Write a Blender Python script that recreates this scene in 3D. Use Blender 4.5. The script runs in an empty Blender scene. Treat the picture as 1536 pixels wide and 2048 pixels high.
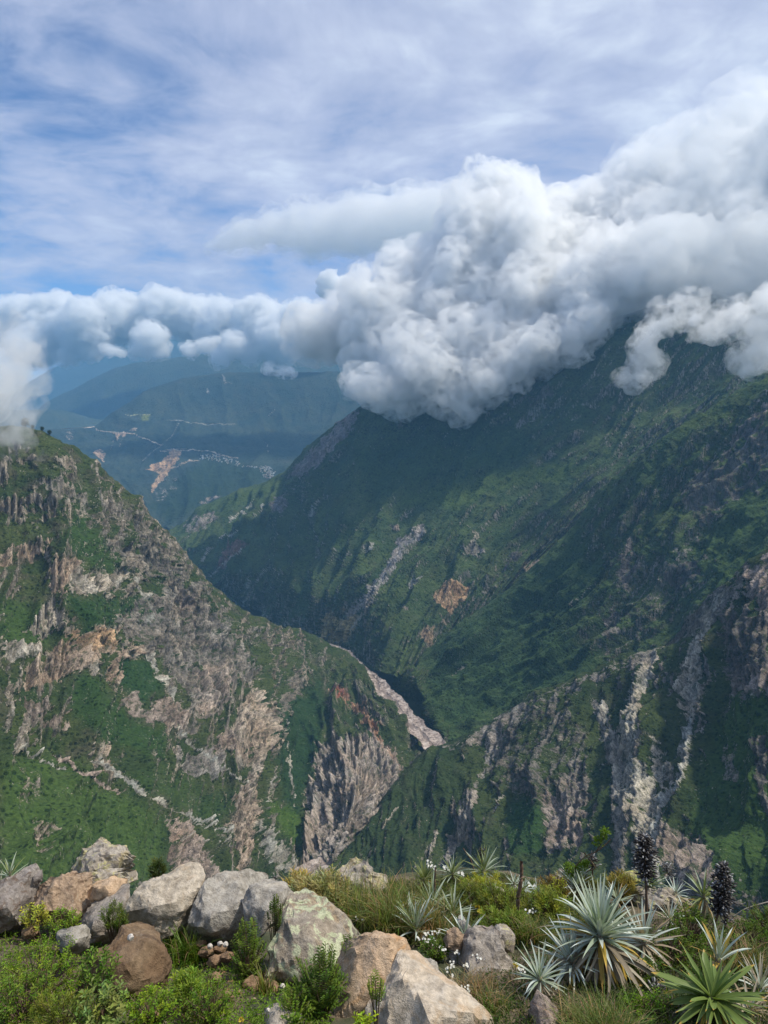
import bpy, bmesh, math, random
import numpy as np
from mathutils import Vector, Matrix, Euler
R = math.radians
sc = bpy.context.scene
COL = sc.collection

# ------------------------------------------------------------------ camera
# the camera sits at the origin: z = 0 is the photographer's eye height
F = 1479.0                      # focal length in photo pixels (26 mm equivalent)
PITCH = R(8.6)
cam_d = bpy.data.cameras.new('camera')
cam_d.sensor_fit = 'VERTICAL'; cam_d.sensor_height = 36.0; cam_d.lens = 36.0 * F / 2048.0
cam_d.clip_start = 0.05; cam_d.clip_end = 200000
cam = bpy.data.objects.new('camera', cam_d); COL.objects.link(cam)
cam.location = (0, 0, 0); cam.rotation_euler = (R(90) - PITCH, 0, 0)
sc.camera = cam

# ------------------------------------------------------------------ sky and sun
SUN_EL, SUN_AZ = R(58), R(84)   # azimuth measured clockwise from the view direction (+Y)
world = bpy.data.worlds.new('World'); sc.world = world
world.use_nodes = True

class NT:
    """small helper round a node tree"""
    def __init__(s, tree): s.t = tree; s.n = tree.nodes; s.l = tree.links
    def add(s, typ, **kw):
        nd = s.n.new(typ)
        for k, v in kw.items():
            if k == 'inp':
                for a, b in v.items(): s.put(nd, a, b)
            else: setattr(nd, k, v)
        return nd
    def put(s, nd, key, val):
        sock = nd.inputs[key]
        if hasattr(val, 'is_output') or isinstance(val, bpy.types.NodeSocket): s.l.new(val, sock)
        elif isinstance(val, bpy.types.Node): s.l.new(val.outputs[0], sock)
        else: sock.default_value = val
    def math(s, op, a, b=0.0, c=None, clamp=False):
        nd = s.n.new('ShaderNodeMath'); nd.operation = op; nd.use_clamp = clamp
        s.put(nd, 0, a); s.put(nd, 1, b)
        if c is not None: s.put(nd, 2, c)
        return nd.outputs[0]
    def vmath(s, op, a, b=None, sc_=None):
        nd = s.n.new('ShaderNodeVectorMath'); nd.operation = op
        s.put(nd, 0, a)
        if b is not None: s.put(nd, 1, b)
        if sc_ is not None: s.put(nd, 'Scale', sc_)
        return nd.outputs[0]
    def noise(s, vec, scale, detail=4, rough=.55, dist=0.0, dim='3D'):
        nd = s.n.new('ShaderNodeTexNoise'); nd.noise_dimensions = dim
        s.put(nd, 'Vector', vec); nd.inputs['Scale'].default_value = scale
        nd.inputs['Detail'].default_value = detail; nd.inputs['Roughness'].default_value = rough
        nd.inputs['Distortion'].default_value = dist
        return nd.outputs[0]
    def ramp(s, fac, stops, interp='LINEAR'):
        nd = s.n.new('ShaderNodeValToRGB'); s.put(nd, 0, fac); cr = nd.color_ramp; cr.interpolation = interp
        while len(cr.elements) < len(stops): cr.elements.new(0.5)
        for e, (p, c) in zip(cr.elements, stops):
            e.position = p; e.color = (c, c, c, 1) if isinstance(c, (int, float)) else (*c[:3], 1)
        return nd.outputs[0]
    def smooth(s, x, a, b, lo=0.0, hi=1.0):
        nd = s.n.new('ShaderNodeMapRange'); nd.interpolation_type = 'SMOOTHSTEP'
        s.put(nd, 0, x); nd.inputs[1].default_value = a; nd.inputs[2].default_value = b
        nd.inputs[3].default_value = lo; nd.inputs[4].default_value = hi
        return nd.outputs[0]
    def mix(s, fac, a, b, mode='MIX'):
        nd = s.n.new('ShaderNodeMix'); nd.data_type = 'RGBA'; nd.blend_type = mode
        s.put(nd, 0, fac)
        s.put(nd, 6, a if not isinstance(a, tuple) else (*a[:3], 1))
        s.put(nd, 7, b if not isinstance(b, tuple) else (*b[:3], 1))
        return nd.outputs[2]

w = NT(world.node_tree)
bg = w.n['Background']
sky = w.add('ShaderNodeTexSky', sky_type='NISHITA', sun_disc=False, sun_elevation=SUN_EL,
            sun_rotation=SUN_AZ, altitude=3500, air_density=1.0, dust_density=0.6, ozone_density=2.0)
gen = w.add('ShaderNodeTexCoord').outputs['Generated']
sep = w.add('ShaderNodeSeparateXYZ', inp={0: gen})
zz = w.math('ADD', w.math('MAXIMUM', sep.outputs[2], 0.0), 0.17)
px_ = w.math('DIVIDE', sep.outputs[0], zz); py_ = w.math('DIVIDE', sep.outputs[1], zz)
pl = w.add('ShaderNodeCombineXYZ', inp={0: w.math('MULTIPLY', px_, 1.25), 1: w.math('MULTIPLY', py_, 1.25), 2: 0.0}).outputs[0]
wn = w.add('ShaderNodeTexNoise', inp={'Vector': pl, 'Scale': .5, 'Detail': 3.0})
pl = w.vmath('ADD', pl, w.vmath('SCALE', w.vmath('SUBTRACT', wn.outputs[1], (.5, .5, .5)), sc_=0.9))
n1 = w.noise(pl, 0.8, 3, .5, 0.6)
n2 = w.noise(pl, 2.4, 5, .52, 0.15)
n3 = w.noise(pl, 6.5, 4, .6, 0.3)
cov = w.math('ADD', w.math('MULTIPLY', n1, 0.75), w.math('ADD', w.math('MULTIPLY', n2, 0.55), w.math('MULTIPLY', n3, 0.42)))
# the veil thickens towards the right hand side (where the front stands) and towards the zenith
cov = w.math('ADD', cov, w.math('MULTIPLY', sep.outputs[0], 0.34))
cov = w.math('ADD', cov, w.math('MULTIPLY', sep.outputs[2], 0.10))
veil = w.smooth(cov, 0.50, 0.92)
thick = w.smooth(cov, 0.84, 1.16)
ccol = w.mix(thick, (4.0, 4.35, 5.6), (5.9, 6.4, 7.1))
ccol = w.mix(w.smooth(n2, .35, .65), w.mix(0.42, ccol, (2.5, 2.95, 4.3)), ccol)
skyc = w.mix(1.0, sky.outputs[0], (.58, .80, 1.0), 'MULTIPLY')
full = w.mix(w.math('MULTIPLY', veil, 0.93), skyc, ccol)
w.l.new(full, bg.inputs[0]); bg.inputs[1].default_value = 0.13

sun_d = bpy.data.lights.new('sun', 'SUN'); sun_d.energy = 3.9; sun_d.angle = R(3.0); sun_d.color = (1, .92, .78)
sun = bpy.data.objects.new('sun', sun_d); COL.objects.link(sun)
sdir = Vector((math.sin(SUN_AZ) * math.cos(SUN_EL), math.cos(SUN_AZ) * math.cos(SUN_EL), math.sin(SUN_EL)))
sun.rotation_euler = sdir.to_track_quat('Z', 'Y').to_euler()

vs = sc.view_settings
vs.view_transform = 'Standard'; vs.look = 'None'; vs.exposure = 0.20; vs.gamma = 1.0; vs.use_curve_mapping = False
cy = sc.cycles
cy.use_denoising = True
cy.max_bounces = 18; cy.diffuse_bounces = 3; cy.glossy_bounces = 2; cy.transmission_bounces = 2
cy.volume_bounces = 16; cy.transparent_max_bounces = 12; cy.volume_step_rate = 1.0
cy.sample_clamp_indirect = 10

# ------------------------------------------------------------------ helpers
def ray(px, py):
    x = (px - 768.0) / F; y = (1024.0 - py) / F
    c, s_ = math.cos(PITCH), math.sin(PITCH)
    return np.array([x, c + y * s_, -s_ + y * c])
def P(px, py, d):
    """world point that lies d metres out (measured along +Y) in the direction of a photo pixel"""
    r = ray(px, py); return r * (d / r[1])
def project(v):
    c, s_ = math.cos(PITCH), math.sin(PITCH)
    x, y, z = v[..., 0], v[..., 1], v[..., 2]
    dep = y * c - z * s_; up = y * s_ + z * c
    dep = np.where(dep < 1e-6, 1e-6, dep)
    return 768 + F * x / dep, 1024 - F * up / dep

_rng = np.random.default_rng(7)
_perm = _rng.permutation(256).astype(np.int32); _perm = np.concatenate([_perm, _perm])
_g = _rng.normal(size=(256, 3)); _g = (_g / np.linalg.norm(_g, axis=1)[:, None]).astype(np.float32)
def perlin(p):
    p = np.asarray(p, dtype=np.float64)
    i = np.floor(p); f = (p - i).astype(np.float32); i = i.astype(np.int64) & 255
    u = f * f * f * (f * (f * 6 - 15) + 10)
    out = 0
    X, Y, Z = i[:, 0], i[:, 1], i[:, 2]
    for dx in (0, 1):
        hx = _perm[(X + dx) & 255]; wx = u[:, 0] if dx else 1 - u[:, 0]
        for dy in (0, 1):
            hy = _perm[(hx + Y + dy) & 255]; wy = wx * (u[:, 1] if dy else 1 - u[:, 1])
            for dz in (0, 1):
                g = _g[_perm[(hy + Z + dz) & 255]]
                wz = wy * (u[:, 2] if dz else 1 - u[:, 2])
                out = out + wz * (g[:, 0] * (f[:, 0] - dx) + g[:, 1] * (f[:, 1] - dy) + g[:, 2] * (f[:, 2] - dz))
    return out * 1.6
def fbm(p, octs=4, gain=.5, lac=2.03):
    a = 1.0; s_ = 0; t = 0
    p = np.array(p, dtype=np.float64)
    for k in range(octs):
        s_ = s_ + a * perlin(p + 17.3 * k); t += a; a *= gain; p = p * lac
    return s_ / t
def ridged(p, octs=4, gain=.5, lac=2.05):
    a = 1.0; s_ = 0; t = 0; wgt = 1.0
    p = np.array(p, dtype=np.float64)
    for k in range(octs):
        n = 1 - np.abs(perlin(p + 31.7 * k)) * 1.6; n = np.clip(n, 0, 1) ** 2
        s_ = s_ + a * n * wgt; t += a; wgt = np.clip(n * 1.4, 0, 1); a *= gain; p = p * lac
    return s_ / t
def sstep(x, a, b):
    t = np.clip((x - a) / (b - a), 0, 1); return t * t * (3 - 2 * t)

def mesh_from(name, verts, faces, mat=None, smooth=True, attrs=None):
    """faces: (n,3) or (n,4) int array"""
    verts = np.asarray(verts, dtype=np.float32); faces = np.asarray(faces, dtype=np.int32)
    me = bpy.data.meshes.new(name)
    me.vertices.add(len(verts)); me.vertices.foreach_set('co', verts.ravel())
    k = faces.shape[1]
    me.loops.add(faces.size); me.loops.foreach_set('vertex_index', faces.ravel())
    me.polygons.add(len(faces)); me.polygons.foreach_set('loop_start', np.arange(0, faces.size, k, dtype=np.int32))
    me.polygons.foreach_set('use_smooth', np.full(len(faces), smooth))
    me.update(calc_edges=True)
    for an, av in (attrs or {}).items():
        av = np.asarray(av, dtype=np.float32)
        if av.ndim == 2:
            a = me.attributes.new(an, 'FLOAT_COLOR', 'POINT')
            if av.shape[1] == 3: av = np.concatenate([av, np.ones((len(av), 1), np.float32)], 1)
            a.data.foreach_set('color', av.ravel())
        else:
            a = me.attributes.new(an, 'FLOAT', 'POINT'); a.data.foreach_set('value', av)
    if mat: me.materials.append(mat)
    return me
def link(name, data, parent=None, label=None, cat=None, group=None, kind=None, loc=None):
    o = bpy.data.objects.new(name, data); COL.objects.link(o)
    if parent is not None: o.parent = parent
    if loc is not None: o.location = loc
    tag(o, label, cat, group, kind)
    return o
def tag(o, label=None, cat=None, group=None, kind=None):
    if label: o['label'] = label
    if cat: o['category'] = cat
    if group: o['group'] = group
    if kind: o['kind'] = kind
    return o
def new_mat(name):
    m = bpy.data.materials.new(name); m.use_nodes = True
    return m, NT(m.node_tree)
def grid_faces(nu, nv):
    a = np.arange(nu * nv).reshape(nu, nv)
    return np.stack([a[:-1, :-1], a[:-1, 1:], a[1:, 1:], a[1:, :-1]], -1).reshape(-1, 4)
# ------------------------------------------------------------------ clouds
def volume_mat(name, density, color=(1, 1, 1), aniso=0.2, wisp=0):
    m, t = new_mat(name)
    t.n.remove(t.n['Principled BSDF'])
    v = t.add('ShaderNodeVolumePrincipled')
    v.inputs['Color'].default_value = (*color, 1); v.inputs['Density'].default_value = density
    v.inputs['Anisotropy'].default_value = aniso
    if wisp:
        pos = t.add('ShaderNodeTexCoord').outputs['Object']
        n = t.noise(pos, 1.0 / wisp, 4, .6, .8)
        t.put(v, 'Density', t.math('MULTIPLY', t.smooth(n, .40, .66), density * 2.6))
    t.l.new(v.outputs[0], t.n['Material Output'].inputs['Volume'])
    return m
def icosphere(sub):
    bm = bmesh.new(); bmesh.ops.create_icosphere(bm, subdivisions=sub, radius=1.0)
    v = np.array([x.co[:] for x in bm.verts]); f = np.array([[y.index for y in x.verts] for x in bm.faces]); bm.free()
    return v, f
ICO2 = icosphere(2)
def cloud(name, blobs, density, voxel, seed, label, flat=None, puff=1.0, jitter=14, kids=.38, color=(.978,.982,.982), squash=.85, aniso=.2, fray=0.0, wisp=0, veil=None):
    """blobs: (px, py, distance, radius in photo pixels). A cauliflower surface grown on them, filled with vapour."""
    rng = np.random.default_rng(seed)
    C, Rr = [], []
    for (px, py, d, rp) in blobs:
        c = P(px, py, d); r = rp * d / F
        C.append(c); Rr.append(r)
        for _ in range(jitter):
            a = rng.normal(size=3); a /= np.linalg.norm(a); a[2] = a[2] * .9 + .15
            k = rng.uniform(kids * .6, kids * 1.25)
            C.append(c + a * r * (1.02 - .35 * k) * np.array([1, 1, squash])); Rr.append(r * k)
    V, Fc = [], []
    n = 0
    for c, r in zip(C, Rr):
        V.append(ICO2[0] * r * np.array([1, 1, squash]) + c); Fc.append(ICO2[1] + n); n += len(ICO2[0])
    me = mesh_from(name, np.concatenate(V), np.concatenate(Fc))
    o = bpy.data.objects.new(name, me); COL.objects.link(o)
    md = o.modifiers.new('r', 'REMESH'); md.mode = 'VOXEL'; md.voxel_size = voxel; md.adaptivity = 0
    dg = bpy.context.evaluated_depsgraph_get(); ev = bpy.data.meshes.new_from_object(o.evaluated_get(dg))
    bpy.data.objects.remove(o); 
    nv = len(ev.vertices); co = np.empty(nv * 3, np.float32); ev.vertices.foreach_get('co', co); co = co.reshape(-1, 3).astype(float)
    no = np.empty(nv * 3, np.float32); ev.vertices.foreach_get('normal', no); no = no.reshape(-1, 3)
    rm = np.median(Rr) * 1.7
    wv = np.stack([fbm(co / (rm * 1.5) + 5, 2), fbm(co / (rm * 1.5) + 40, 2), fbm(co / (rm * 1.5) + 80, 2)], 1) * .5
    q = co / rm + wv
    bil = lambda p, o_: sum((np.abs(perlin(p * 2.1 ** k + 9 * k)) * .6 ** k) for k in range(o_))
    dsp = (bil(q * 1.6, 5) - .30) * rm * .75 * puff + fbm(q * .8, 3) * rm * .35 * puff
    co = co + no * dsp[:, None]
    if fray: co += (np.stack([fbm(co / rm * 2.7 + 3, 3), fbm(co / rm * 2.7 + 33, 3), fbm(co / rm * 2.7 + 63, 3)], 1)) * rm * fray
    if flat is not None:   # a flattened base at this height
        zb = flat + fbm(co / (rm * 3), 3) * rm * .5
        co[:, 2] = np.where(co[:, 2] < zb, zb - (zb - co[:, 2]) * .18, co[:, 2])
    ev.vertices.foreach_set('co', co.astype(np.float32).ravel()); ev.update()
    o = bpy.data.objects.new(name, ev); COL.objects.link(o)
    md = o.modifiers.new('r', 'REMESH'); md.mode = 'VOXEL'; md.voxel_size = voxel * .8; md.adaptivity = 0
    dg = bpy.context.evaluated_depsgraph_get(); ev2 = bpy.data.meshes.new_from_object(o.evaluated_get(dg))
    bpy.data.objects.remove(o); bpy.data.meshes.remove(ev); ev = ev2
    ev.polygons.foreach_set('use_smooth', np.ones(len(ev.polygons), bool))
    ev.name = name
    ev.materials.clear(); ev.materials.append(volume_mat(name + '_vapour', density, color, aniso, wisp))
    print(name, len(ev.polygons))
    o = link(name, ev, None, label, 'cloud', None, None)
    if veil:
        # a thin torn veil of vapour round the dense core
        off, dn, sc_ = veil
        core = ev.copy(); n2 = len(core.vertices); co = np.empty(n2 * 3, np.float32); core.vertices.foreach_get('co', co); co = co.reshape(-1, 3).astype(float)
        no = np.empty(n2 * 3, np.float32); core.vertices.foreach_get('normal', no); no = no.reshape(-1, 3)
        co += no * (off * (.35 + 1.3 * np.clip(fbm(co / (sc_ * 2.2) + 3, 4) + .25, 0, 1.2)))[:, None]
        co += np.stack([fbm(co / sc_ + 3, 3), fbm(co / sc_ + 33, 3), fbm(co / sc_ + 63, 3)], 1) * off * .8
        core.vertices.foreach_set('co', co.astype(np.float32).ravel()); core.update()
        t_ = bpy.data.objects.new('veil', core); COL.objects.link(t_)
        md = t_.modifiers.new('r', 'REMESH'); md.mode = 'VOXEL'; md.voxel_size = voxel * 1.3
        dg = bpy.context.evaluated_depsgraph_get(); e3 = bpy.data.meshes.new_from_object(t_.evaluated_get(dg)); bpy.data.objects.remove(t_)
        e3.polygons.foreach_set('use_smooth', np.ones(len(e3.polygons), bool)); e3.name = 'veil'
        e3.materials.clear(); mv = volume_mat(name + '_veil', dn, color, aniso, sc_); e3.materials.append(mv)
        mv.cycles.volume_step_rate = 0.25
        link('veil', e3, o)
    return o

def strand(path, d, r, n, spread, seed):
    """small blobs along a path in pixels"""
    rng = np.random.default_rng(seed); pa = np.array(path, float); t = np.linspace(0, len(pa) - 1.001, n); out = []
    for q in t:
        i = int(q); c = pa[i] + (pa[i + 1] - pa[i]) * (q - i); c = c + rng.normal(size=2) * spread
        out.append((c[0], c[1], d + rng.normal() * 60, r * rng.uniform(.45, 1.15)))
    return out
def add_clouds():
    # main cumulus mass over the slopes on the right
    cloud('cumulus_cloud', [
      (985,432,4600,66),(1010,515,4500,105),(945,600,4400,92),(885,640,4300,80),(815,552,4500,44),(1080,590,4500,120),
      (1120,475,4700,70),(1190,470,4700,90),(1270,450,4800,85),(1250,510,4500,90),(770,640,4300,62),(700,655,4500,46),(640,680,4500,36),
      (1040,650,4200,80),(950,700,4100,66),(850,700,4100,60),(775,715,4200,52),(1170,590,4000,60),(1240,560,4000,55)],
      0.026, 14, 3, 'massive grey white cumulus bank resting on the middle mountain', kids=.40, veil=(85, .0065, 80))
    cloud('overcast_cloud', [(1380,450,4700,140),(1500,430,4600,160),(1330,400,4900,80),(1430,370,4900,90),(1640,420,4600,180),(1540,340,4900,110),
      (1350,530,3900,75),(1460,545,3900,80),(1580,550,3900,95),(1280,560,3950,40),(1400,590,3950,36),(1250,480,4600,60)],
      0.0075, 22, 6, 'soft grey overcast mass joining the cumulus bank at upper right', kids=.5, color=(.955,.965,.97), puff=.7, veil=(110, .0022, 150))
    cloud('cumulus_cloud', strand([(720,765),(770,780),(815,800)], 3900, 22, 10, 10, 1) + strand([(890,805),(930,785),(965,760),(1010,725),(1060,700),(1110,675),(1180,665)], 3850, 30, 26, 12, 2) + strand([(800,745),(860,740),(930,735)], 3950, 34, 7, 8, 3),
      0.024, 11, 5, 'torn pale cloud skirt hanging below the big bank over the ridge', fray=.6, kids=.45, jitter=10, veil=(70, .008, 50))
    cloud('cloud_wisp', strand([(1250,757),(1300,748),(1285,705),(1300,665),(1335,635),(1400,600)], 3300, 13, 26, 9, 4),
      0.008, 9, 8, 'small ragged cloud floating before the dark right hand slope', fray=.5, kids=.5, wisp=90, veil=(40, .006, 40))
    cloud('cloud_wisp', strand([(1400,655),(1450,640),(1500,640),(1540,690),(1500,735),(1560,700)], 3050, 17, 26, 11, 5) + strand([(1530,590),(1570,620)], 3050, 26, 4, 8, 6),
      0.011, 9, 9, 'ragged cloud at the right edge below the grey bank', fray=.5, kids=.5, wisp=110, veil=(45, .006, 45))
    cloud('cumulus_cloud', [(30,650,15000,50),(100,640,15000,50),(170,660,14500,55),(240,640,15000,48),(330,630,15000,45),(400,640,15000,45),(450,660,14500,50),(520,650,14000,48),(560,680,13500,45),(600,640,13500,35),(300,675,14000,26),(470,690,13500,26),(280,700,14000,14),(320,705,14000,12),(440,715,13500,14),(500,715,13500,13),(380,700,13800,12),(180,705,14300,14),(130,715,14300,12),(70,690,14500,45)],
      0.012, 34, 11, 'long row of sunlit cream cumulus clouds far beyond the valley', kids=.34, jitter=24, veil=(90, .003, 120))
    cloud('cumulus_cloud', [(655,560,11000,18),(690,580,11000,22),(720,585,11000,22),(650,585,11000,14)],
      0.014, 26, 12, 'small bright white cumulus tower peeping above the bank', kids=.45)
    cloud('cumulus_cloud', strand([(205,700),(245,708)], 12000, 8, 8, 4, 7) + strand([(540,742),(590,740)], 9000, 8, 8, 3, 8) + strand([(400,690),(430,684)], 11500, 9, 8, 4, 9),
      0.008, 16, 14, 'small white cloud puffs floating below the far cumulus row', kids=.5, jitter=6, fray=.5, veil=(50, .004, 60))
    cloud('lens_cloud', [(430,488,9000,14),(470,478,9000,24),(510,468,9000,34),(560,460,9000,42),(610,452,9000,48),(660,448,9000,54),(710,444,9000,60),(760,440,9000,64),(810,436,9000,68),(860,432,9000,70),(910,430,9000,72),(620,480,8900,40),(700,478,8900,44),(780,474,8900,46)],
      0.0030, 50, 15, 'long smooth cloud streak lying left of the cumulus tower', kids=.35, squash=.55, puff=1.0, fray=.3, veil=(110, .0012, 160))
    cloud('mist_bank', [(-70,720,1900,90),(-20,700,1900,46),(-40,800,1850,62),(25,745,1950,34),(10,830,1800,30),(45,800,1850,20),(60,700,1950,18),(30,890,1500,13),(85,900,1450,8)],
      0.0045, 11, 17, 'pale mist drifting over the left hilltop at the picture edge', kids=.5, fray=.4, wisp=120, veil=(45, .004, 60))
def add_haze():
    x0, x1, y0, y1, z0, z1 = -39000, 39000, -39000, 39000, -1500, 1950
    bm = bmesh.new(); bmesh.ops.create_cube(bm, size=1)
    for v in bm.verts: v.co = ((x0+x1)/2 + v.co.x*(x1-x0), (y0+y1)/2 + v.co.y*(y1-y0), (z0+z1)/2 + v.co.z*(z1-z0))
    me = bpy.data.meshes.new('haze'); bm.to_mesh(me); bm.free()
    me.materials.append(volume_mat('haze_air', 3.7e-5, (.26, .60, 1.0), .0))
    link('haze', me, kind='stuff')
# ------------------------------------------------------------------ terrain
def PZ(px, py, z):
    r = ray(px, py); return r * (z / r[2])
def poly_sd(x, y, poly):
    """signed distance (inside positive) to a polygon"""
    pts = np.array(poly, float); n = len(pts)
    d = np.full(x.shape, 1e18); ins = np.zeros(x.shape, bool)
    for i in range(n):
        ax, ay = pts[i]; bx, by = pts[(i + 1) % n]
        ex, ey = bx - ax, by - ay; wx, wy = x - ax, y - ay
        t = np.clip((wx * ex + wy * ey) / (ex * ex + ey * ey + 1e-9), 0, 1)
        d = np.minimum(d, (wx - ex * t) ** 2 + (wy - ey * t) ** 2)
        c = ((ay > y) != (by > y)) & (x < ex * (y - ay) / (ey + 1e-12) + ax)
        ins ^= c
    d = np.sqrt(d); return np.where(ins, d, -d)
def line_d(x, y, path):
    d = np.full(x.shape, 1e18)
    for (ax, ay), (bx, by) in zip(path[:-1], path[1:]):
        ex, ey = bx - ax, by - ay; wx, wy = x - ax, y - ay
        t = np.clip((wx * ex + wy * ey) / (ex * ex + ey * ey + 1e-9), 0, 1)
        d = np.minimum(d, (wx - ex * t) ** 2 + (wy - ey * t) ** 2)
    return np.sqrt(d)
def catmull(Pts, seg_n, axis):
    """interpolate an array of points along axis with given samples per segment"""
    Pts = np.moveaxis(Pts, axis, 0); n = len(Pts); out = []
    for i in range(n - 1):
        p1, p2 = Pts[i], Pts[i + 1]
        p0 = Pts[i - 1] if i else 2 * p1 - p2
        p3 = Pts[i + 2] if i + 2 < n else 2 * p2 - p1
        m1 = (p2 - p0) * .4; m2 = (p3 - p1) * .4
        k = seg_n[i]
        for j in range(k + (1 if i == n - 2 else 0)):
            t = j / k; t2, t3 = t * t, t ** 3
            out.append((2 * t3 - 3 * t2 + 1) * p1 + (t3 - 2 * t2 + t) * m1 + (-2 * t3 + 3 * t2) * p2 + (t3 - t2) * m2)
    return np.moveaxis(np.array(out), 0, axis)

GREY = (.25, .222, .185); PALE = (.42, .38, .32); TAN = (.39, .305, .235); ORANGE = (.42, .29, .18); DARK = (.10, .095, .085)
PINK = (.33, .27, .23); SCREE = (.38, .38, .34); RED = (.36, .11, .06); YELL = (.47, .36, .19); REDD = (.21, .125, .10)

def sheet(name, cols, nu, nv, A, size, seed, rocks=(), lines=(), greens=(), veg=(.034, .055, .019), veg2=(.054, .073, .025), auto=1.0, auto_thr=.5,
          rockcol=GREY, back=(260, 200, 900, 800), label=None, streak=1.0, fleck=1.0, skew=0.0, speck=1.0, scrub=.5, warp=1.0, midamp=1.0, axis=None, foot=False):
    cols = np.array(cols, float)                                    # (nc, nr, 3)
    crest = cols[:, 0]
    b1 = crest + np.array([0, back[0], -back[1]]); b2 = crest + np.array([0, back[2], -back[3]])
    G = np.concatenate([b2[:, None], b1[:, None], cols], 1)
    X, Y = project(cols)
    du = np.hypot(np.diff(X, axis=0), np.diff(Y, axis=0)).mean(1); dv = np.hypot(np.diff(X, axis=1), np.diff(Y, axis=1)).mean(0)
    dv[-1] *= .8
    su = np.maximum(4, np.round(du / du.sum() * nu)).astype(int)
    sv = np.concatenate([[6, 14], np.maximum(4, np.round(dv / dv.sum() * (nv - 20))).astype(int)])
    if foot:    # the slope goes on down into the ravine below the hillside
        last = cols[:, -1]; ft = np.stack([last[:, 0] * .93, last[:, 1] * .86, np.minimum(last[:, 2] - 60, -1200)], 1)
        G = np.concatenate([G, ft[:, None]], 1); sv = np.concatenate([sv, [46]])
    S = catmull(catmull(G, sv, 1), su, 0)
    nu, nv = S.shape[:2]
    tu = np.gradient(S, axis=0); tv = np.gradient(S, axis=1)
    N = np.cross(tv, tu); N /= np.linalg.norm(N, axis=2)[..., None] + 1e-9
    if N[..., 2].mean() < 0: N = -N
    um = np.cumsum(np.linalg.norm(tu, axis=2).mean(1)); um = np.repeat(um[:, None], nv, 1)
    vm = np.cumsum(np.linalg.norm(tv, axis=2).mean(0)); vm = np.repeat(vm[None], nu, 0)
    p = S.reshape(-1, 3); n_ = N.reshape(-1, 3); u = um.ravel() / size; v = vm.ravel() / size
    if axis is not None:
        dv_ = (axis[1] - axis[0])[:2]; dv_ = dv_ / np.linalg.norm(dv_)
        u = (p[:, 0] * -dv_[1] + p[:, 1] * dv_[0]) / size * 1.3; v = (p[:, 0] * dv_[0] + p[:, 1] * dv_[1]) / size
    u = u + skew * v
    ps = p / size
    # large gullies that run down the slope, then smaller ones
    q = np.stack([u / 190, v / 800, np.full_like(u, seed)], 1)
    wob = fbm(ps / 420 + seed, 3)
    q[:, 0] += wob * .5
    big = ridged(q, 3, .5) - .45
    q2 = np.stack([u / 60 + wob * 1.3, v / 230, np.full_like(u, seed + 9)], 1)
    mid = ridged(q2, 3, .55) - .4
    f1 = fbm(ps / 150 + seed, 4)
    rows = np.repeat(np.arange(nv)[None], nu, 0).ravel(); taper = .35 + .65 * sstep(np.abs(rows - 20), 2, 60)
    disp = A * taper * (big * 70 + mid * 24 * midamp + f1 * 36)
    wv = np.stack([f1, wob, f1], 1)
    sx, sy = project(p + n_ * disp[:, None])
    # masks painted where the photograph shows bare rock
    pix = np.stack([sx, sy, np.full_like(sx, seed * 3.1)], 1)
    w1 = fbm(pix / 26., 3); w2 = fbm(pix / 26. + 50, 3)
    w3 = fbm(pix / 8. + 90, 3); w4 = fbm(pix / 8. + 120, 3)
    wx = sx + (w1 * 13 + w3 * 6) * warp; wy = sy + (w2 * 20 + w4 * 12) * warp
    # ragged edge: bare rock runs out in ribs down the slope and in ledges
    edge = (perlin(np.stack([u / 16, v / 120, np.full_like(u, seed + 2)], 1)) * .9 + perlin(np.stack([u / 60, v / 16, np.full_like(u, seed + 5)], 1)) * .7
            + fbm(ps / 30 + 4, 4) * 1.3)
    rock = np.zeros(len(p)); rc = np.tile(np.array(rockcol), (len(p), 1))
    for (poly, col, strength, soft) in rocks:
        pa = np.array(poly)
        sel = (wx > pa[:, 0].min() - 12) & (wx < pa[:, 0].max() + 12) & (wy > pa[:, 1].min() - 12) & (wy < pa[:, 1].max() + 12)
        if not sel.any(): continue
        d = poly_sd(wx[sel], wy[sel], poly)
        m = sstep(d + edge[sel] * soft * 1.5 * min(1, warp * 1.3), -soft, soft) * strength
        r_ = rock[sel]; rc[sel] = rc[sel] * (1 - m[:, None]) + np.array(col) * m[:, None]
        rock[sel] = np.maximum(r_, m)
    track = np.zeros(len(p))
    for (path, wd, col, strength) in lines:
        pa = np.array(path)
        lx = sx + w1 * 5; ly = sy + w2 * 5
        sel = (lx > pa[:, 0].min() - 12) & (lx < pa[:, 0].max() + 12) & (ly > pa[:, 1].min() - 12) & (ly < pa[:, 1].max() + 12)
        if not sel.any(): continue
        d = line_d(lx[sel], ly[sel], path)
        m = (1 - sstep(d, wd * .4, wd)) * strength
        rc[sel] = rc[sel] * (1 - m[:, None]) + np.array(col) * m[:, None]
        track[sel] = np.maximum(track[sel], m)
    blocks = ridged(np.stack([p[:, 0] / 34, p[:, 1] / 34, p[:, 2] / 80], 1) / size + wv * .6 + seed, 4, .6) - .4
    cols_ = np.abs(perlin(np.stack([u / 15 + wob * 2.5, v / 190, np.full_like(u, seed + 4)], 1)))
    cols2 = np.abs(perlin(np.stack([u / 5.5 + wob * 6, v / 70, np.full_like(u, seed + 14)], 1)))
    ledge = np.abs(perlin(np.stack([u / 70 + wob, v / 11 + f1 * 1.5, np.full_like(u, seed + 24)], 1)))
    craggy = ridged(np.stack([u / 42, v / 75, np.full_like(u, seed + 7)], 1) + wv * .5, 4, .6) - .4
    fine = fbm(ps / 13 + seed, 3)
    disp2 = disp + A * (fine * 2.6 + (ridged(ps / 46 + seed, 3) - .4) * 6)
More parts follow.
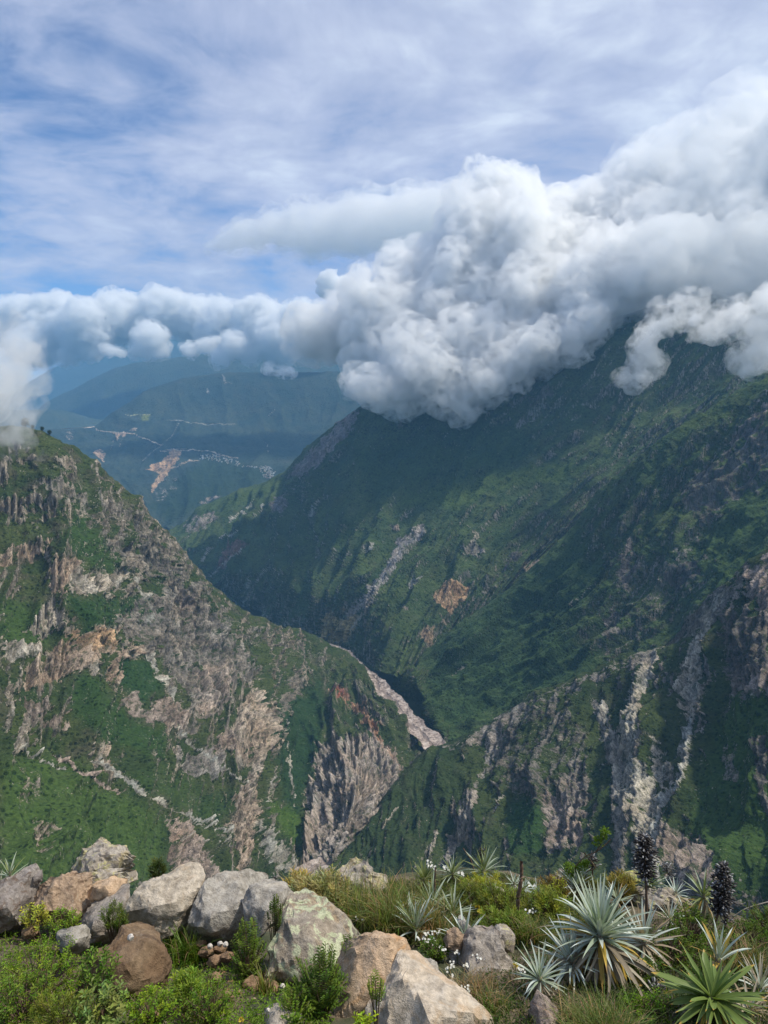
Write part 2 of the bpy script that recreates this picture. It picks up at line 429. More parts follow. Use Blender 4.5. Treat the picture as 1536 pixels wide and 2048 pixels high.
    q_ = S + N * disp2.reshape(nu, nv)[..., None]
    nn = np.cross(np.gradient(q_, axis=1), np.gradient(q_, axis=0)); nn /= np.linalg.norm(nn, axis=2)[..., None] + 1e-9
    if nn[..., 2].mean() < 0: nn = -nn
    steep = 1 - nn[..., 2].ravel()
    a_ = sstep(steep + fbm(ps / 60 + 7, 4) * .42 + edge * .10 * speck + (mid + .1) * .22, auto_thr - .05, auto_thr + .11) * auto
    pr = rock > .05
    green_hold = np.ones(len(p))
    vc = np.tile(np.array(veg), (len(p), 1)); k = sstep(fbm(ps / 120 + 3, 4) + (steep - .3) * -.5, -.25, .35)[:, None]
    vc = vc * (1 - k) + np.array(veg2) * k
    # dry scrub and thin soil between the green patches
    sc_n = sstep(fbm(ps / 45 + 11, 5) * 1.1 + edge * .16 + (steep - .35) * .7, -.12, .42) * scrub
    scol = np.array((.082, .078, .055)) * (1 + fbm(ps / 18 + 12, 3) * .5)[:, None]
    vc = vc * (1 - sc_n[:, None]) + scol * sc_n[:, None]
    for (poly, col, strength, soft, hold) in greens:
        d = poly_sd(wx, wy, poly); m = sstep(d, -soft, soft) * strength
        vc = vc * (1 - m[:, None]) + np.array(col) * m[:, None]; green_hold *= 1 - m * hold
    a_ = a_ * green_hold
    rock = rock * sstep(cols_ * .4 + edge * .35 + blocks * .6 + rock * .95 + steep * .3 - ledge * .25, .30, .75)
    allr = np.maximum(np.maximum(rock, a_ * .9), track * np.clip(1.0 + edge * .35, 0, 1))
    disp2 = disp2 + A * taper * allr * (craggy * 24 + blocks * 11 + (cols_ - .25) * 27 * streak + (cols2 - .25) * 11 * streak + (ledge - .2) * 5 + fine * 3)
    S2 = p + n_ * disp2[:, None]
    # rock tone: vertical streaks, blotches
    sx_ = 1 + .7 * (cols2 - .3) * streak + .45 * (cols_ - .3) * streak + fbm(ps / 22 + 2, 4) * .5 + fbm(ps / 55 + 32, 3) * .45
    rc = rc * np.clip(sx_, .28, 1.8)[:, None]
    warmth = fbm(ps / 70 + 21, 3)[:, None]
    rc = rc * (1 + warmth * np.array([.12, .01, -.10]))
    me = mesh_from(name, S2, grid_faces(nu, nv)[:, ::-1] if False else grid_faces(nu, nv), terrain_mat(name, size, fleck), True,
                   {'rock': allr, 'rcol': rc, 'vcol': vc, 'track': track})
    o = link(name, me, kind='structure')
    if label: o['label'] = label
    sx2, sy2 = project(S2)
    SHEETS[name] = (S2.reshape(nu, nv, 3), sx2.reshape(nu, nv), sy2.reshape(nu, nv))
    print(name, nu, nv, S2.min(0), S2.max(0))
    return o
SHEETS = {}
def terrain_mat(name, size, fleck=1.0):
    m, t = new_mat(name + '_ground')
    b = t.n['Principled BSDF']; b.inputs['Roughness'].default_value = .95; b.inputs['Specular IOR Level'].default_value = .1
    pos = t.add('ShaderNodeTexCoord').outputs['Object']
    at = lambda n, o: (t.add('ShaderNodeAttribute', attribute_name=n)).outputs[o]
    rk = at('rock', 'Fac'); rcol = at('rcol', 'Color'); vcol = at('vcol', 'Color')
    s = 1.0 / size
    nf = t.noise(pos, .16 * s, 5, .65)          # ~6 m and finer
    nm = t.noise(pos, .035 * s, 4, .6)
    ps_ = t.add('ShaderNodeMapping', inp={'Vector': pos, 'Scale': (1.0, 1.0, .22)}).outputs[0]
    nr = t.noise(ps_, .20 * s, 5, .68)
    mask = t.smooth(t.math('ADD', rk, t.math('ADD', t.math('MULTIPLY', t.math('SUBTRACT', nf, .5), .8), t.math('MULTIPLY', t.math('SUBTRACT', nr, .5), 1.5))), .38, .60)
    # bushes: dark dots on the grass, and loose stones
    vor = t.add('ShaderNodeTexVoronoi', inp={'Vector': pos, 'Scale': .11 * s, 'Randomness': 1.0})
    bush = t.smooth(t.math('ADD', vor.outputs['Distance'], t.math('MULTIPLY', nm, .9)), .62, .80)
    vc = t.mix(bush, t.mix(1.0, vcol, (.40, .47, .42), 'MULTIPLY'), vcol)
    vc = t.mix(t.smooth(nf, .3, .75), t.mix(1.0, vc, (.62, .66, .62), 'MULTIPLY'), t.mix(1.0, vc, (1.35, 1.3, 1.2), 'MULTIPLY'))
    st = t.add('ShaderNodeTexVoronoi', inp={'Vector': pos, 'Scale': .075 * s, 'Randomness': 1.0})
    stone = t.math('MULTIPLY', t.smooth(st.outputs['Distance'], .16, .09), t.smooth(t.math('ADD', nm, t.math('MULTIPLY', rk, .25)), .53, .62))
    vc = t.mix(t.math('MULTIPLY', stone, .75 * fleck), vc, (.33, .30, .26))
    rc = t.mix(t.smooth(nr, .30, .70), t.mix(1.0, rcol, (.42, .415, .41), 'MULTIPLY'), t.mix(1.0, rcol, (1.4, 1.38, 1.34), 'MULTIPLY'))
    tuft = t.smooth(t.noise(ps_, .10 * s, 4, .7), .52, .60)
    chip = t.smooth(t.noise(ps_, .33 * s, 3, .6), .58, .66)
    vc = t.mix(t.math('MULTIPLY', t.math('MULTIPLY', chip, t.smooth(t.math('ADD', t.math('MULTIPLY', nm, .8), t.math('MULTIPLY', rk, .9)), .40, .62)), .75 * fleck), vc, (.36, .335, .28))
    rc = t.mix(t.math('MULTIPLY', chip, .55), rc, t.mix(1.0, rcol, (1.9, 1.88, 1.8), 'MULTIPLY'))
    rc = t.mix(t.math('MULTIPLY', tuft, t.math('MULTIPLY', t.math('SUBTRACT', 1.0, at('track', 'Fac'), None, True), .8)), rc, t.mix(1.0, vcol, (.7, .75, .7), 'MULTIPLY'))
    t.l.new(t.mix(mask, vc, rc), b.inputs['Base Color'])
    bp = t.add('ShaderNodeBump', inp={'Strength': .9, 'Distance': 5.0 * size, 'Height': t.math('ADD', t.math('ADD', nf, t.math('MULTIPLY', nr, t.math('MULTIPLY', rk, 1.0))), t.math('MULTIPLY', t.math('SUBTRACT', 1.0, bush), .35))})
    t.l.new(bp.outputs[0], b.inputs['Normal'])
    return m

def build_terrain():
    # --- left mountain
    L = [
     [P(-420,690,1500), P(-420,900,1200), P(-420,1150,900), P(-420,1350,700), P(-420,1550,560), P(-420,1800,470)],
     [P(-200,800,1750), P(-200,980,1450), P(-200,1200,1130), P(-200,1400,900), P(-200,1620,730), P(-200,1880,610)],
     [P(-60,858,1850), P(-60,1010,1620), P(-50,1220,1300), P(-50,1420,1060), P(-50,1640,870), P(-50,1920,710)],
     [P(45,850,1920), P(45,1030,1680), P(50,1230,1400), P(60,1430,1170), P(60,1650,960), P(60,1930,780)],
     [P(150,900,1960), P(150,1060,1700), P(155,1260,1430), P(160,1450,1220), P(160,1670,1050), P(160,1940,840)],
     [P(250,972,2010), P(250,1110,1840), P(255,1290,1600), P(260,1480,1350), P(265,1690,1130), P(270,1950,910)],
     [P(340,1075,2120), P(325,1180,1990), P(325,1330,1790), P(340,1500,1530), P(360,1680,1270), P(370,1940,1020)],
     [P(425,1165,2260), P(425,1255,2090), P(430,1380,1870), P(440,1520,1640), P(455,1670,1420), P(475,1910,1160)],
     [P(520,1232,2410), P(520,1305,2190), P(520,1410,1920), P(520,1530,1690), P(520,1670,1490), P(530,1870,1250)],
     [P(605,1262,2640), P(605,1340,2460), P(600,1430,2210), P(600,1530,1940), P(600,1660,1640), P(605,1830,1380)],
     [P(686,1298,2740), P(690,1375,2440), P(700,1450,2130), P(705,1540,1820), P(690,1640,1620), P(660,1760,1440)],
     [P(742,1350,2550), P(760,1420,2250), P(775,1475,2040), P(775,1545,1850), P(735,1615,1690), P(668,1700,1550)],
     [PZ(764,1396,-1006), PZ(804,1446,-1003), PZ(852,1502,-1005), PZ(868,1552,-1000), PZ(766,1630,-1002), PZ(672,1716,-1012)],
     [PZ(784,1400,-1070), PZ(828,1452,-1070), PZ(876,1504,-1070), PZ(880,1565,-1070), PZ(795,1640,-1070), PZ(690,1736,-1070)],
    ]
    LR = [
     ([(0,985),(60,1015),(58,1038),(20,1040),(0,1030)],GREY,.8,6),
     ([(0,1100),(45,1088),(85,1105),(95,1065),(108,1082),(80,1112),(30,1112),(0,1138)],TAN,.9,5),
     ([(110,1115),(145,1100),(162,1130),(133,1165),(137,1190),(100,1175),(95,1140)],TAN,1,5),
     ([(135,1150),(160,1140),(250,1150),(245,1180),(200,1196),(140,1182)],PALE,1,5),
     ([(212,1080),(250,1070),(285,1120),(350,1085),(360,1150),(300,1142),(240,1125)],GREY,.9,7),
     ([(300,1180),(345,1170),(360,1190),(320,1198)],GREY,.8,4),
     ([(50,1270),(80,1225),(112,1190),(134,1240),(90,1270)],PALE,.9,5),
     ([(60,950),(125,960),(190,1010),(180,1030),(100,990)],GREY,.6,8),
     ([(120,1010),(260,1040),(300,1075),(230,1060),(150,1040)],GREY,.6,8),
     ([(120,1280),(180,1255),(232,1265),(232,1300),(150,1345),(60,1382),(30,1397),(50,1350),(80,1320)],TAN,1,5),
     ([(150,1262),(230,1262),(228,1292),(170,1300)],ORANGE,.9,5),
     ([(0,1285),(50,1285),(110,1297),(100,1312),(40,1310),(0,1330)],PALE,.9,5),
     ([(228,1245),(300,1200),(390,1165),(425,1225),(480,1285),(510,1330),(525,1372),(470,1362),(450,1412),(410,1442),(370,1402),(340,1310),(290,1300)],(.225,.205,.18),.9,12),
     ([(360,1180),(388,1178),(392,1215),(362,1215)],PINK,.9,4),
     ([(213,1352),(233,1300),(292,1290),(284,1312),(243,1322),(226,1372)],TAN,1,4),
     ([(240,1400),(270,1380),(292,1420),(332,1398),(382,1430),(372,1456),(330,1452),(300,1442),(260,1430)],PINK,1,5),
     ([(390,1330),(460,1340),(470,1370),(440,1430),(400,1430)],(.34,.29,.25),1,5),
     ([(512,1360),(536,1400),(560,1420),(566,1478),(542,1498),(520,1540),(502,1592),(492,1502),(440,1500),(425,1470),(470,1450),(485,1400)],(.42,.35,.28),1,5),
     ([(430,1465),(480,1455),(490,1502),(440,1502)],PINK,.9,4),
     ([(560,1400),(590,1340),(610,1360),(590,1385),(566,1470)],GREY,.9,5),
     ([(490,1560),(515,1590),(530,1612),(512,1660),(497,1722),(485,1752),(470,1700),(463,1640),(475,1580)],(.42,.34,.27),1,4),
     ([(325,1638),(362,1642),(402,1680),(442,1735),(470,1790),(360,1800),(335,1700)],PINK,1,6),
     ([(640,1480),(720,1466),(790,1498),(812,1540),(760,1625),(700,1680),(640,1730),(606,1730),(606,1640),(620,1560)],(.36,.31,.27),1,7),
     ([(505,1625),(540,1648),(582,1700),(606,1745),(560,1750),(520,1685)],SCREE,.85,6),
     ([(664,1378),(688,1374),(700,1390),(680,1396)],RED,1,3),
     ([(680,1392),(715,1402),(742,1430),(770,1475),(745,1470),(718,1430),(690,1406)],(.42,.24,.15),.95,4),
     ([(345,1490),(372,1520),(420,1490),(446,1510),(442,1550),(400,1562),(350,1522)],(.31,.28,.25),.9,6),
     ([(30,1390),(90,1400),(146,1440),(130,1466),(60,1430)],PINK,.75,6),
     ([(200,1500),(260,1545),(235,1560),(190,1530)],TAN,.8,4),
     ([(20,1550),(80,1560),(70,1600),(30,1600)],PINK,.5,6),
     ([(60,1640),(120,1650),(110,1710),(70,1700)],PINK,.55,6),
     ([(100,925),(180,960),(260,1020),(330,1110),(400,1180),(480,1240),(600,1290),(700,1345),(690,1360),(590,1310),(450,1260),(330,1150),(240,1060),(150,980)],(.19,.175,.155),.45,12),
     ([(560,1270),(640,1300),(720,1360),(800,1440),(840,1500),(780,1460),(700,1400),(620,1340),(560,1310)],(.22,.20,.18),.42,12),
    ]
    LL = [
     ([(187,1521),(234,1542),(271,1573),(312,1599),(365,1625),(417,1646),(463,1664)],5.0,SCREE,1),
     ([(234,1542),(290,1585)],9,SCREE,1),
     ([(107,1508),(140,1530),(172,1547),(205,1565),(240,1583)],5,(.42,.34,.29),1),
     ([(31,1505),(80,1520),(130,1538)],3.5,SCREE,.9),
     ([(300,1310),(315,1345),(335,1370),(345,1400)],7,SCREE,.9),
     ([(350,1460),(400,1500),(450,1540),(500,1570)],4,SCREE,.8),
     ([(575,1440),(578,1500),(582,1560),(590,1610)],2.5,SCREE,.8),
     ([(545,1560),(538,1600),(540,1620)],3.5,SCREE,.8),
     ([(735,1455),(760,1480),(785,1510),(805,1535)],4,(.45,.34,.27),1),
     ([(265,1150),(285,1185),(310,1215),(300,1240)],5,SCREE,.7),
     ([(380,1640),(430,1660),(465,1690)],2.5,SCREE,.8),([(370,1670),(420,1682),(462,1690)],2.2,SCREE,.7),
    ]
    LG = [
     ([(0,1530),(90,1500),(200,1560),(330,1640),(330,1760),(0,1800)],(.056,.098,.024),.85,25,.97),
     ([(250,1560),(400,1640),(460,1680),(440,1600),(330,1520)],(.040,.075,.020),.6,16,.6),
     ([(555,1400),(640,1372),(655,1440),(615,1560),(590,1650),(555,1560)],(.022,.052,.018),.9,10,1),
     ([(535,1600),(600,1625),(608,1690),(560,1660)],(.065,.12,.02),.8,7,1),
     ([(150,1340),(210,1370),(260,1440),(330,1460),(330,1520),(200,1480),(140,1420)],(.030,.068,.018),.8,12,.8),
     ([(235,1325),(290,1315),(325,1370),(290,1400),(240,1380)],(.024,.058,.018),.9,8,1),
     ([(0,1190),(100,1215),(90,1290),(0,1280)],(.045,.088,.020),.7,12,.8),
     ([(130,1200),(300,1190),(330,1240),(180,1260)],(.026,.062,.018),.8,12,.85),
     ([(150,1010),(260,1130),(200,1150),(130,1080)],(.030,.070,.018),.7,12,.7),
    ]
    sheet('left_mountain', L, 560, 560, .85, 1.0, 1, LR, LL, LG, foot=True, auto=.75, auto_thr=.50, scrub=.75, streak=1.7, midamp=1.3)
    # --- near ridge on the right
    Rr = [
     [PZ(560,1800,-1080), PZ(570,1830,-1080), PZ(580,1860,-1080), PZ(590,1900,-1080), PZ(600,1950,-1080)],
     [P(668,1738,1480), P(685,1766,1420), P(690,1800,1370), P(700,1840,1330), P(720,1920,1260)],
     [P(740,1632,1630), P(770,1690,1500), P(790,1740,1400), P(800,1800,1320), P(820,1900,1220)],
     [P(848,1503,1815), P(850,1610,1620), P(870,1680,1480), P(885,1750,1350), P(900,1880,1200)],
     [P(882,1486,1860), P(905,1580,1630), P(925,1660,1470), P(940,1735,1340), P(950,1870,1185)],
     [P(960,1455,1850), P(975,1550,1640), P(985,1640,1460), P(995,1720,1330), P(1005,1860,1170)],
     [P(1050,1398,1830), P(1055,1500,1600), P(1065,1605,1410), P(1070,1700,1280), P(1075,1855,1110)],
     [P(1100,1374,1800), P(1110,1480,1570), P(1120,1590,1380), P(1125,1690,1240), P(1130,1850,1080)],
     [P(1200,1336,1745), P(1205,1450,1520), P(1210,1565,1340), P(1215,1680,1190), P(1220,1850,1010)],
     [P(1310,1292,1670), P(1312,1425,1440), P(1318,1550,1260), P(1320,1665,1110), P(1320,1850,950)],
     [P(1385,1262,1610), P(1395,1400,1380), P(1400,1530,1200), P(1400,1660,1050), P(1400,1850,890)],
     [P(1435,1190,1560), P(1460,1340,1320), P(1470,1490,1130), P(1480,1640,980), P(1490,1850,830)],
     [P(1510,1125,1500), P(1530,1290,1270), P(1545,1460,1080), P(1550,1640,930), P(1560,1850,790)],
     [P(1620,1050,1440), P(1640,1240,1210), P(1655,1440,1020), P(1660,1650,870), P(1670,1850,740)],
     [P(1780,950,1340), P(1800,1180,1120), P(1820,1400,940), P(1820,1620,800), P(1830,1850,680)],
    ]
    PR = (.45, .42, .35)
    RR = [
     ([(1278,1292),(1322,1284),(1312,1330),(1292,1380),(1272,1430),(1268,1500),(1304,1560),(1318,1640),(1300,1700),(1285,1760),(1262,1740),(1262,1640),(1240,1560),(1233,1480),(1253,1400),(1275,1340)],PR,1,5),
     ([(1290,1440),(1345,1520),(1350,1580),(1310,1560)],PR,.7,6),
     ([(1446,1182),(1426,1230),(1407,1290),(1402,1350),(1397,1420),(1380,1444),(1355,1400),(1365,1330),(1390,1270),(1420,1200)],PR,1,5),
     ([(1370,1440),(1380,1440),(1388,1500),(1370,1560),(1350,1580),(1362,1500)],(.34,.34,.31),.9,3),
     ([(1310,1640),(1370,1648),(1425,1700),(1450,1790),(1330,1780)],PINK,.8,6),
     ([(1000,1420),(1060,1398),(1110,1400),(1190,1470),(1160,1600),(1050,1610),(980,1540)],(.105,.10,.09),.62,10),
     ([(1080,1600),(1175,1555),(1165,1690),(1090,1705)],(.30,.25,.22),.9,7),
     ([(995,1430),(1015,1440),(985,1530),(968,1560),(965,1500)],(.33,.30,.27),.9,4),
     ([(940,1570),(965,1545),(940,1640),(915,1700),(880,1760),(895,1680)],(.30,.27,.24),.9,5),
     ([(850,1690),(880,1655),(872,1685),(842,1722)],PALE,1,3),
     ([(1180,1390),(1208,1400),(1240,1520),(1252,1620),(1245,1760),(1222,1760),(1230,1620),(1210,1500)],(.30,.28,.25),.85,5),
     ([(1110,1560),(1165,1500),(1180,1560),(1150,1640)],(.26,.235,.21),.8,6),
     ([(1495,1130),(1540,1110),(1540,1240),(1500,1200)],PINK,.8,5),
     ([(1440,1220),(1540,1230),(1540,1370),(1480,1400),(1440,1320)],(.14,.125,.11),.8,8),
     ([(1500,1345),(1540,1325),(1540,1375),(1500,1385)],PINK,.8,4),
     ([(1500,1480),(1540,1480),(1540,1640),(1510,1600)],DARK,.8,6),
     ([(880,1500),(960,1462),(1050,1405),(1120,1380),(1200,1340),(1310,1296),(1320,1310),(1200,1356),(1110,1400),(1040,1430),(960,1490)],(.30,.27,.24),.7,3),
     ([(1440,1500),(1470,1480),(1470,1560),(1445,1560)],(.28,.26,.23),.6,5),
     ([(700,1730),(750,1700),(740,1720)],PALE,.6,3),
    ]
    RL = [([(885,1496),(960,1462),(1050,1405),(1110,1378),(1200,1342),(1270,1308),(1310,1296),(1385,1268),(1440,1192)],2.4,GREY,.5),
          ([(1382,1440),(1376,1530),(1345,1582),(1318,1612),(1305,1700),(1325,1800)],6,SCREE,1),
          ([(1345,1580),(1310,1600)],9,SCREE,1),
          ([(1205,1400),(1228,1500),(1240,1600),(1232,1740)],4,PR,.9),
          ([(905,1700),(930,1640),(945,1600)],4,PR,.7),([(985,1620),(1010,1590)],2.5,PR,.7),([(765,1655),(795,1615)],2.5,PR,.7)]
    RG = [([(1375,1760),(1385,1600),(1440,1440),(1480,1390),(1560,1395),(1560,1800)],(.045,.085,.022),.85,16,.93),
          ([(620,1760),(700,1670),(820,1530),(890,1500),(925,1560),(905,1620),(850,1680),(820,1780),(640,1780)],(.028,.048,.019),.6,10,.6),
          ([(1020,1610),(1080,1600),(1085,1710),(1010,1700)],(.030,.072,.022),.8,10,.9)]
    sheet('near_ridge', Rr, 540, 420, .72, .95, 5, RR, RL, RG, foot=True, skew=.25, auto=.95, auto_thr=.50, veg=(.030,.050,.019), veg2=(.048,.068,.024), rockcol=(.20,.18,.16), streak=1.2)
    # --- spur between the ridge and the middle mountain
    S = [
     [PZ(790,1345,-1080), PZ(800,1368,-1080), PZ(815,1390,-1080), PZ(830,1415,-1080), PZ(850,1440,-1080)],
     [PZ(822,1340,-1004), PZ(834,1372,-1004), PZ(852,1402,-1004), PZ(874,1440,-1004), PZ(900,1498,-1006)],
     [P(842,1312,2790), P(858,1360,2580), P(872,1400,2400), P(885,1440,2250), P(905,1520,2020)],
     [P(905,1260,2810), P(925,1330,2550), P(940,1390,2350), P(950,1440,2200), P(965,1520,2000)],
     [P(1000,1185,2800), P(1030,1260,2560), P(1050,1330,2350), P(1065,1400,2180), P(1080,1500,1980)],
     [P(1080,1118,2785), P(1120,1205,2530), P(1145,1280,2330), P(1165,1350,2160), P(1185,1460,1960)],
     [P(1150,1050,2750), P(1200,1140,2500), P(1235,1220,2300), P(1260,1300,2130), P(1285,1410,1950)],
     [P(1210,975,2700), P(1270,1075,2480), P(1310,1165,2280), P(1340,1250,2120), P(1370,1370,1950)],
     [P(1310,890,2640), P(1380,990,2430), P(1420,1080,2240), P(1450,1170,2080), P(1480,1290,1930)],
     [P(1440,810,2590), P(1510,920,2380), P(1550,1020,2200), P(1580,1110,2060), P(1600,1230,1920)],
     [P(1620,710,2520), P(1680,830,2320), P(1700,950,2160), P(1720,1050,2030), P(1750,1180,1900)],
     [P(1800,620,2450), P(1850,760,2250), P(1880,880,2100), P(1900,1000,1980), P(1920,1120,1860)],
    ]
    SR = [
     ([(1190,1270),(1220,1180),(1262,1090),(1300,1120),(1380,1060),(1440,1120),(1400,1180),(1330,1200),(1290,1280),(1220,1320)],(.15,.14,.13),.5,16),
     ([(1225,1150),(1260,1070),(1275,1120),(1250,1180)],(.20,.18,.17),.8,6),
     ([(1200,1240),(1235,1180),(1240,1260),(1215,1300)],(.2,.18,.165),.7,6),
     ([(1360,990),(1400,940),(1480,880),(1540,850),(1540,960),(1450,1010),(1400,1060)],(.14,.13,.115),.75,14),
     ([(1440,900),(1500,830),(1540,800),(1540,840),(1480,900)],(.22,.19,.18),.7,6),
     ([(1330,1150),(1400,1100),(1400,1140),(1350,1190)],DARK,.8,8),
    ]
    SG = [([(900,1280),(1050,1160),(1150,1100),(1210,1160),(1130,1260),(1190,1320),(1060,1400),(900,1460),(850,1400)],(.036,.070,.026),.7,20,.95),
          ([(1380,1100),(1540,960),(1540,1110),(1440,1200)],(.045,.08,.025),.7,16,.8)]
    sheet('middle_spur', S, 440, 340, 1.05, 1.25, 8, SR, [([(1140,1210),(1190,1165)],2.5,PALE,.6),([(905,1350),(930,1330)],2.5,PALE,.7)], SG, axis=(P(872,1400,2400), P(1200,1140,2520)), fleck=.35, midamp=1.7, warp=.6, auto=.5, auto_thr=.70, scrub=.22, veg=(.046,.078,.030), veg2=(.070,.104,.036), rockcol=(.20,.18,.165))
    # --- middle mountain across the river
    M = [
     [P(285,1080,5000), P(295,1095,4850), P(305,1110,4650), P(315,1125,4500), PZ(340,1190,-1180)],
     [P(350,1052,5100), P(370,1080,4750), P(400,1110,4450), P(430,1140,4200), PZ(460,1205,-1180)],
     [P(405,1014,5200), P(420,1055,4780), P(445,1095,4400), P(465,1145,4050), PZ(500,1225,-1180)],
     [P(460,986,5300), P(470,1030,4800), P(480,1080,4400), P(500,1150,3950), PZ(530,1245,-1180)],
     [P(553,952,5200), P(560,1020,4600), P(575,1100,4050), P(595,1180,3600), PZ(630,1290,-1180)],
     [P(622,882,4850), P(630,990,4250), P(640,1090,3800), P(655,1190,3400), PZ(680,1310,-1180)],
     [P(710,818,4650), P(715,940,4100), P(725,1060,3600), P(725,1180,3250), PZ(725,1335,-1150)],
     [P(850,755,4500), P(850,900,3950), P(850,1040,3500), P(820,1180,3150), PZ(785,1348,-1060)],
     [P(1000,705,4350), P(990,870,3850), P(970,1010,3450), P(930,1160,3100), PZ(850,1345,-1060)],
     [P(1200,640,4100), P(1170,820,3700), P(1120,980,3350), P(1040,1120,3050), P(960,1280,2900)],
     [P(1400,590,3950), P(1350,760,3600), P(1290,900,3350), P(1200,1060,3150), P(1120,1200,3000)],
     [P(1650,560,3800), P(1600,700,3500), P(1550,860,3300), P(1480,1000,3150), P(1400,1130,3000)],
     [P(1900,500,3600), P(1900,650,3350), P(1900,800,3150), P(1850,950,3000), P(1800,1080,2900)],
    ]
    MR = [
     ([(575,955),(605,915),(640,880),(690,825),(722,820),(700,870),(650,915),(600,955)],(.27,.23,.22),.95,5),
     ([(535,1012),(560,985),(578,1012),(560,1032)],(.22,.2,.19),.9,4),
     ([(455,1034),(508,1002),(500,1014),(462,1042)],SCREE,.8,2.5),([(500,1034),(532,1010),(526,1022),(508,1036)],SCREE,.9,2.5),
     ([(440,1076),(485,1056),(470,1068),(445,1084)],SCREE,.9,2.5),([(400,1114),(440,1078),(430,1096),(405,1122)],SCREE,.9,2.5),
     ([(430,1135),(440,1100),(470,1075),(502,1088),(470,1112),(440,1140)],REDD,1,4),
     ([(350,1050),(420,1020),(440,1030),(380,1075)],(.22,.195,.175),.7,6),
     ([(610,1035),(625,1010),(642,988),(636,1006),(620,1038)],SCREE,.8,2),
     ([(842,1048),(854,1068),(812,1092),(802,1122),(772,1162),(742,1202),(702,1242),(692,1232),(738,1170),(778,1120),(793,1084),(828,1060)],(.33,.31,.30),1,4),
     ([(778,1045),(802,1054),(796,1068)],PINK,1,3),
     ([(820,1160),(845,1140),(838,1165),(815,1185)],SCREE,.7,3),([(800,1215),(838,1185),(832,1200),(805,1222)],PINK,.8,3),
     ([(645,1238),(660,1212),(672,1240),(722,1224),(695,1282),(660,1300),(640,1272)],YELL,1,3.5),
     ([(672,1212),(690,1205),(685,1225)],YELL,.7,3),
     ([(865,1190),(900,1158),(936,1168),(932,1200),(900,1228),(882,1216)],(.46,.31,.19),1,4),
     ([(848,1262),(872,1250),(862,1292),(840,1282)],(.42,.31,.21),.9,4),
     ([(930,1100),(945,1080),(972,1100),(957,1117)],PALE,.9,3),([(940,1055),(960,1065),(950,1078)],PALE,.7,3),
     ([(1042,1128),(1080,1113),(1088,1128),(1052,1146)],TAN,.7,4),
     ([(1040,760),(1090,740),(1110,790),(1060,810)],DARK,.6,6),
     ([(690,1130),(700,1100),(706,1120)],SCREE,.6,3),([(728,1105),(748,1075),(742,1098)],SCREE,.9,3),
     ([(1000,1120),(1040,1085),(1045,1110),(1010,1150)],DARK,.7,6),
    ]
    ML = [([(487,1205),(510,1165),(535,1130)],2.2,SCREE,.9),([(422,1152),(455,1118),(482,1098)],2.2,SCREE,.9),([(700,1260),(735,1215),(760,1180)],2.5,PALE,.8),
          ([(882,1228),(890,1248)],2,TAN,.8),([(885,880),(895,866)],2,SCREE,.7),([(570,1255),(590,1240)],2,SCREE,.7),([(495,1150),(493,1190)],1.8,SCREE,.7)]
    MG = [([(795,1005),(900,955),(1100,925),(1190,930),(1120,960),(980,985),(920,1020),(885,1014)],(.062,.10,.026),.8,8,.9),  # sunlit patch below the clouds, put into the grass colour as lighter, yellower green
          ([(380,1020),(460,990),(550,965),(520,1000),(440,1020)],(.055,.09,.03),.7,8,.8),
          ([(700,900),(1000,840),(1100,900),(900,960),(760,1000)],(.028,.064,.022),.6,18,.8)]
    sheet('middle_mountain', M, 520, 400, 1.0, 1.7, 12, MR, ML, MG, skew=.6, fleck=.5, midamp=1.7, warp=.5, auto=.55, auto_thr=.66, scrub=.25, veg=(.044,.074,.030), veg2=(.068,.100,.036), rockcol=(.21,.195,.18), back=(600, 300, 1800, 1100))
    # --- far mountain with the village
    Fm = [
     [P(-300,890,8800), P(-300,930,8200), P(-280,965,7700), P(-260,1000,7200), PZ(-200,1060,-1090)],
     [P(-100,885,9200), P(-90,915,8600), P(-80,950,7900), P(-60,985,7300), PZ(-20,1050,-1090)],
     [P(60,862,9600), P(80,890,9000), P(100,920,8300), P(120,960,7500), PZ(150,1040,-1090)],
     [P(180,853,9800), P(190,880,9200), P(205,915,8500), P(220,960,7600), PZ(240,1042,-1090)],
     [P(225,828,10200), P(240,865,9400), P(255,905,8700), P(265,950,7850), PZ(285,1050,-1090)],
     [P(290,782,10600), P(300,840,9700), P(310,892,8900), P(315,940,8000), PZ(325,1055,-1090)],
     [P(350,760,10900), P(355,830,9850), P(360,897,8750), P(370,945,7800), PZ(380,1060,-1090)],
     [P(420,748,11000), P(420,830,9900), P(425,904,8500), P(430,950,7650), PZ(430,1062,-1090)],
     [P(550,744,11000), P(555,840,9800), P(545,922,8150), P(545,965,7450), PZ(540,1068,-1090)],
     [P(700,742,11000), P(700,840,9700), P(700,925,8200), P(700,980,7400), PZ(700,1080,-1090)],
     [P(900,700,11000), P(900,820,9600), P(900,930,8200), P(900,980,7400), PZ(900,1080,-1090)],
    ]
    FR = [([(345,897),(366,900),(352,926),(334,950),(312,975),(303,986),(302,972),(318,946),(290,938),(328,916)],(.50,.33,.20),1,2.5),
          ([(183,905),(200,898),(212,908),(208,925),(195,915)],(.46,.33,.24),1,2.5),
          ([(222,867),(255,866),(250,876),(240,872),(234,882),(228,872)],(.42,.30,.21),1,2),
          ([(250,862),(278,852),(276,862),(262,866)],(.40,.32,.26),.8,2.5),
          ([(130,862),(150,858),(146,880),(135,885)],(.36,.30,.27),.6,4),
          ([(300,990),(330,960),(370,940),(360,975),(320,1010)],(.26,.25,.24),.5,6),([(440,745),(470,770),(450,775)],(.3,.3,.3),.6,4),([(410,770),(425,785),(412,790)],(.33,.33,.33),.7,3),
          ([(395,1005),(430,985),(450,990),(415,1010)],(.36,.28,.23),.6,4)]
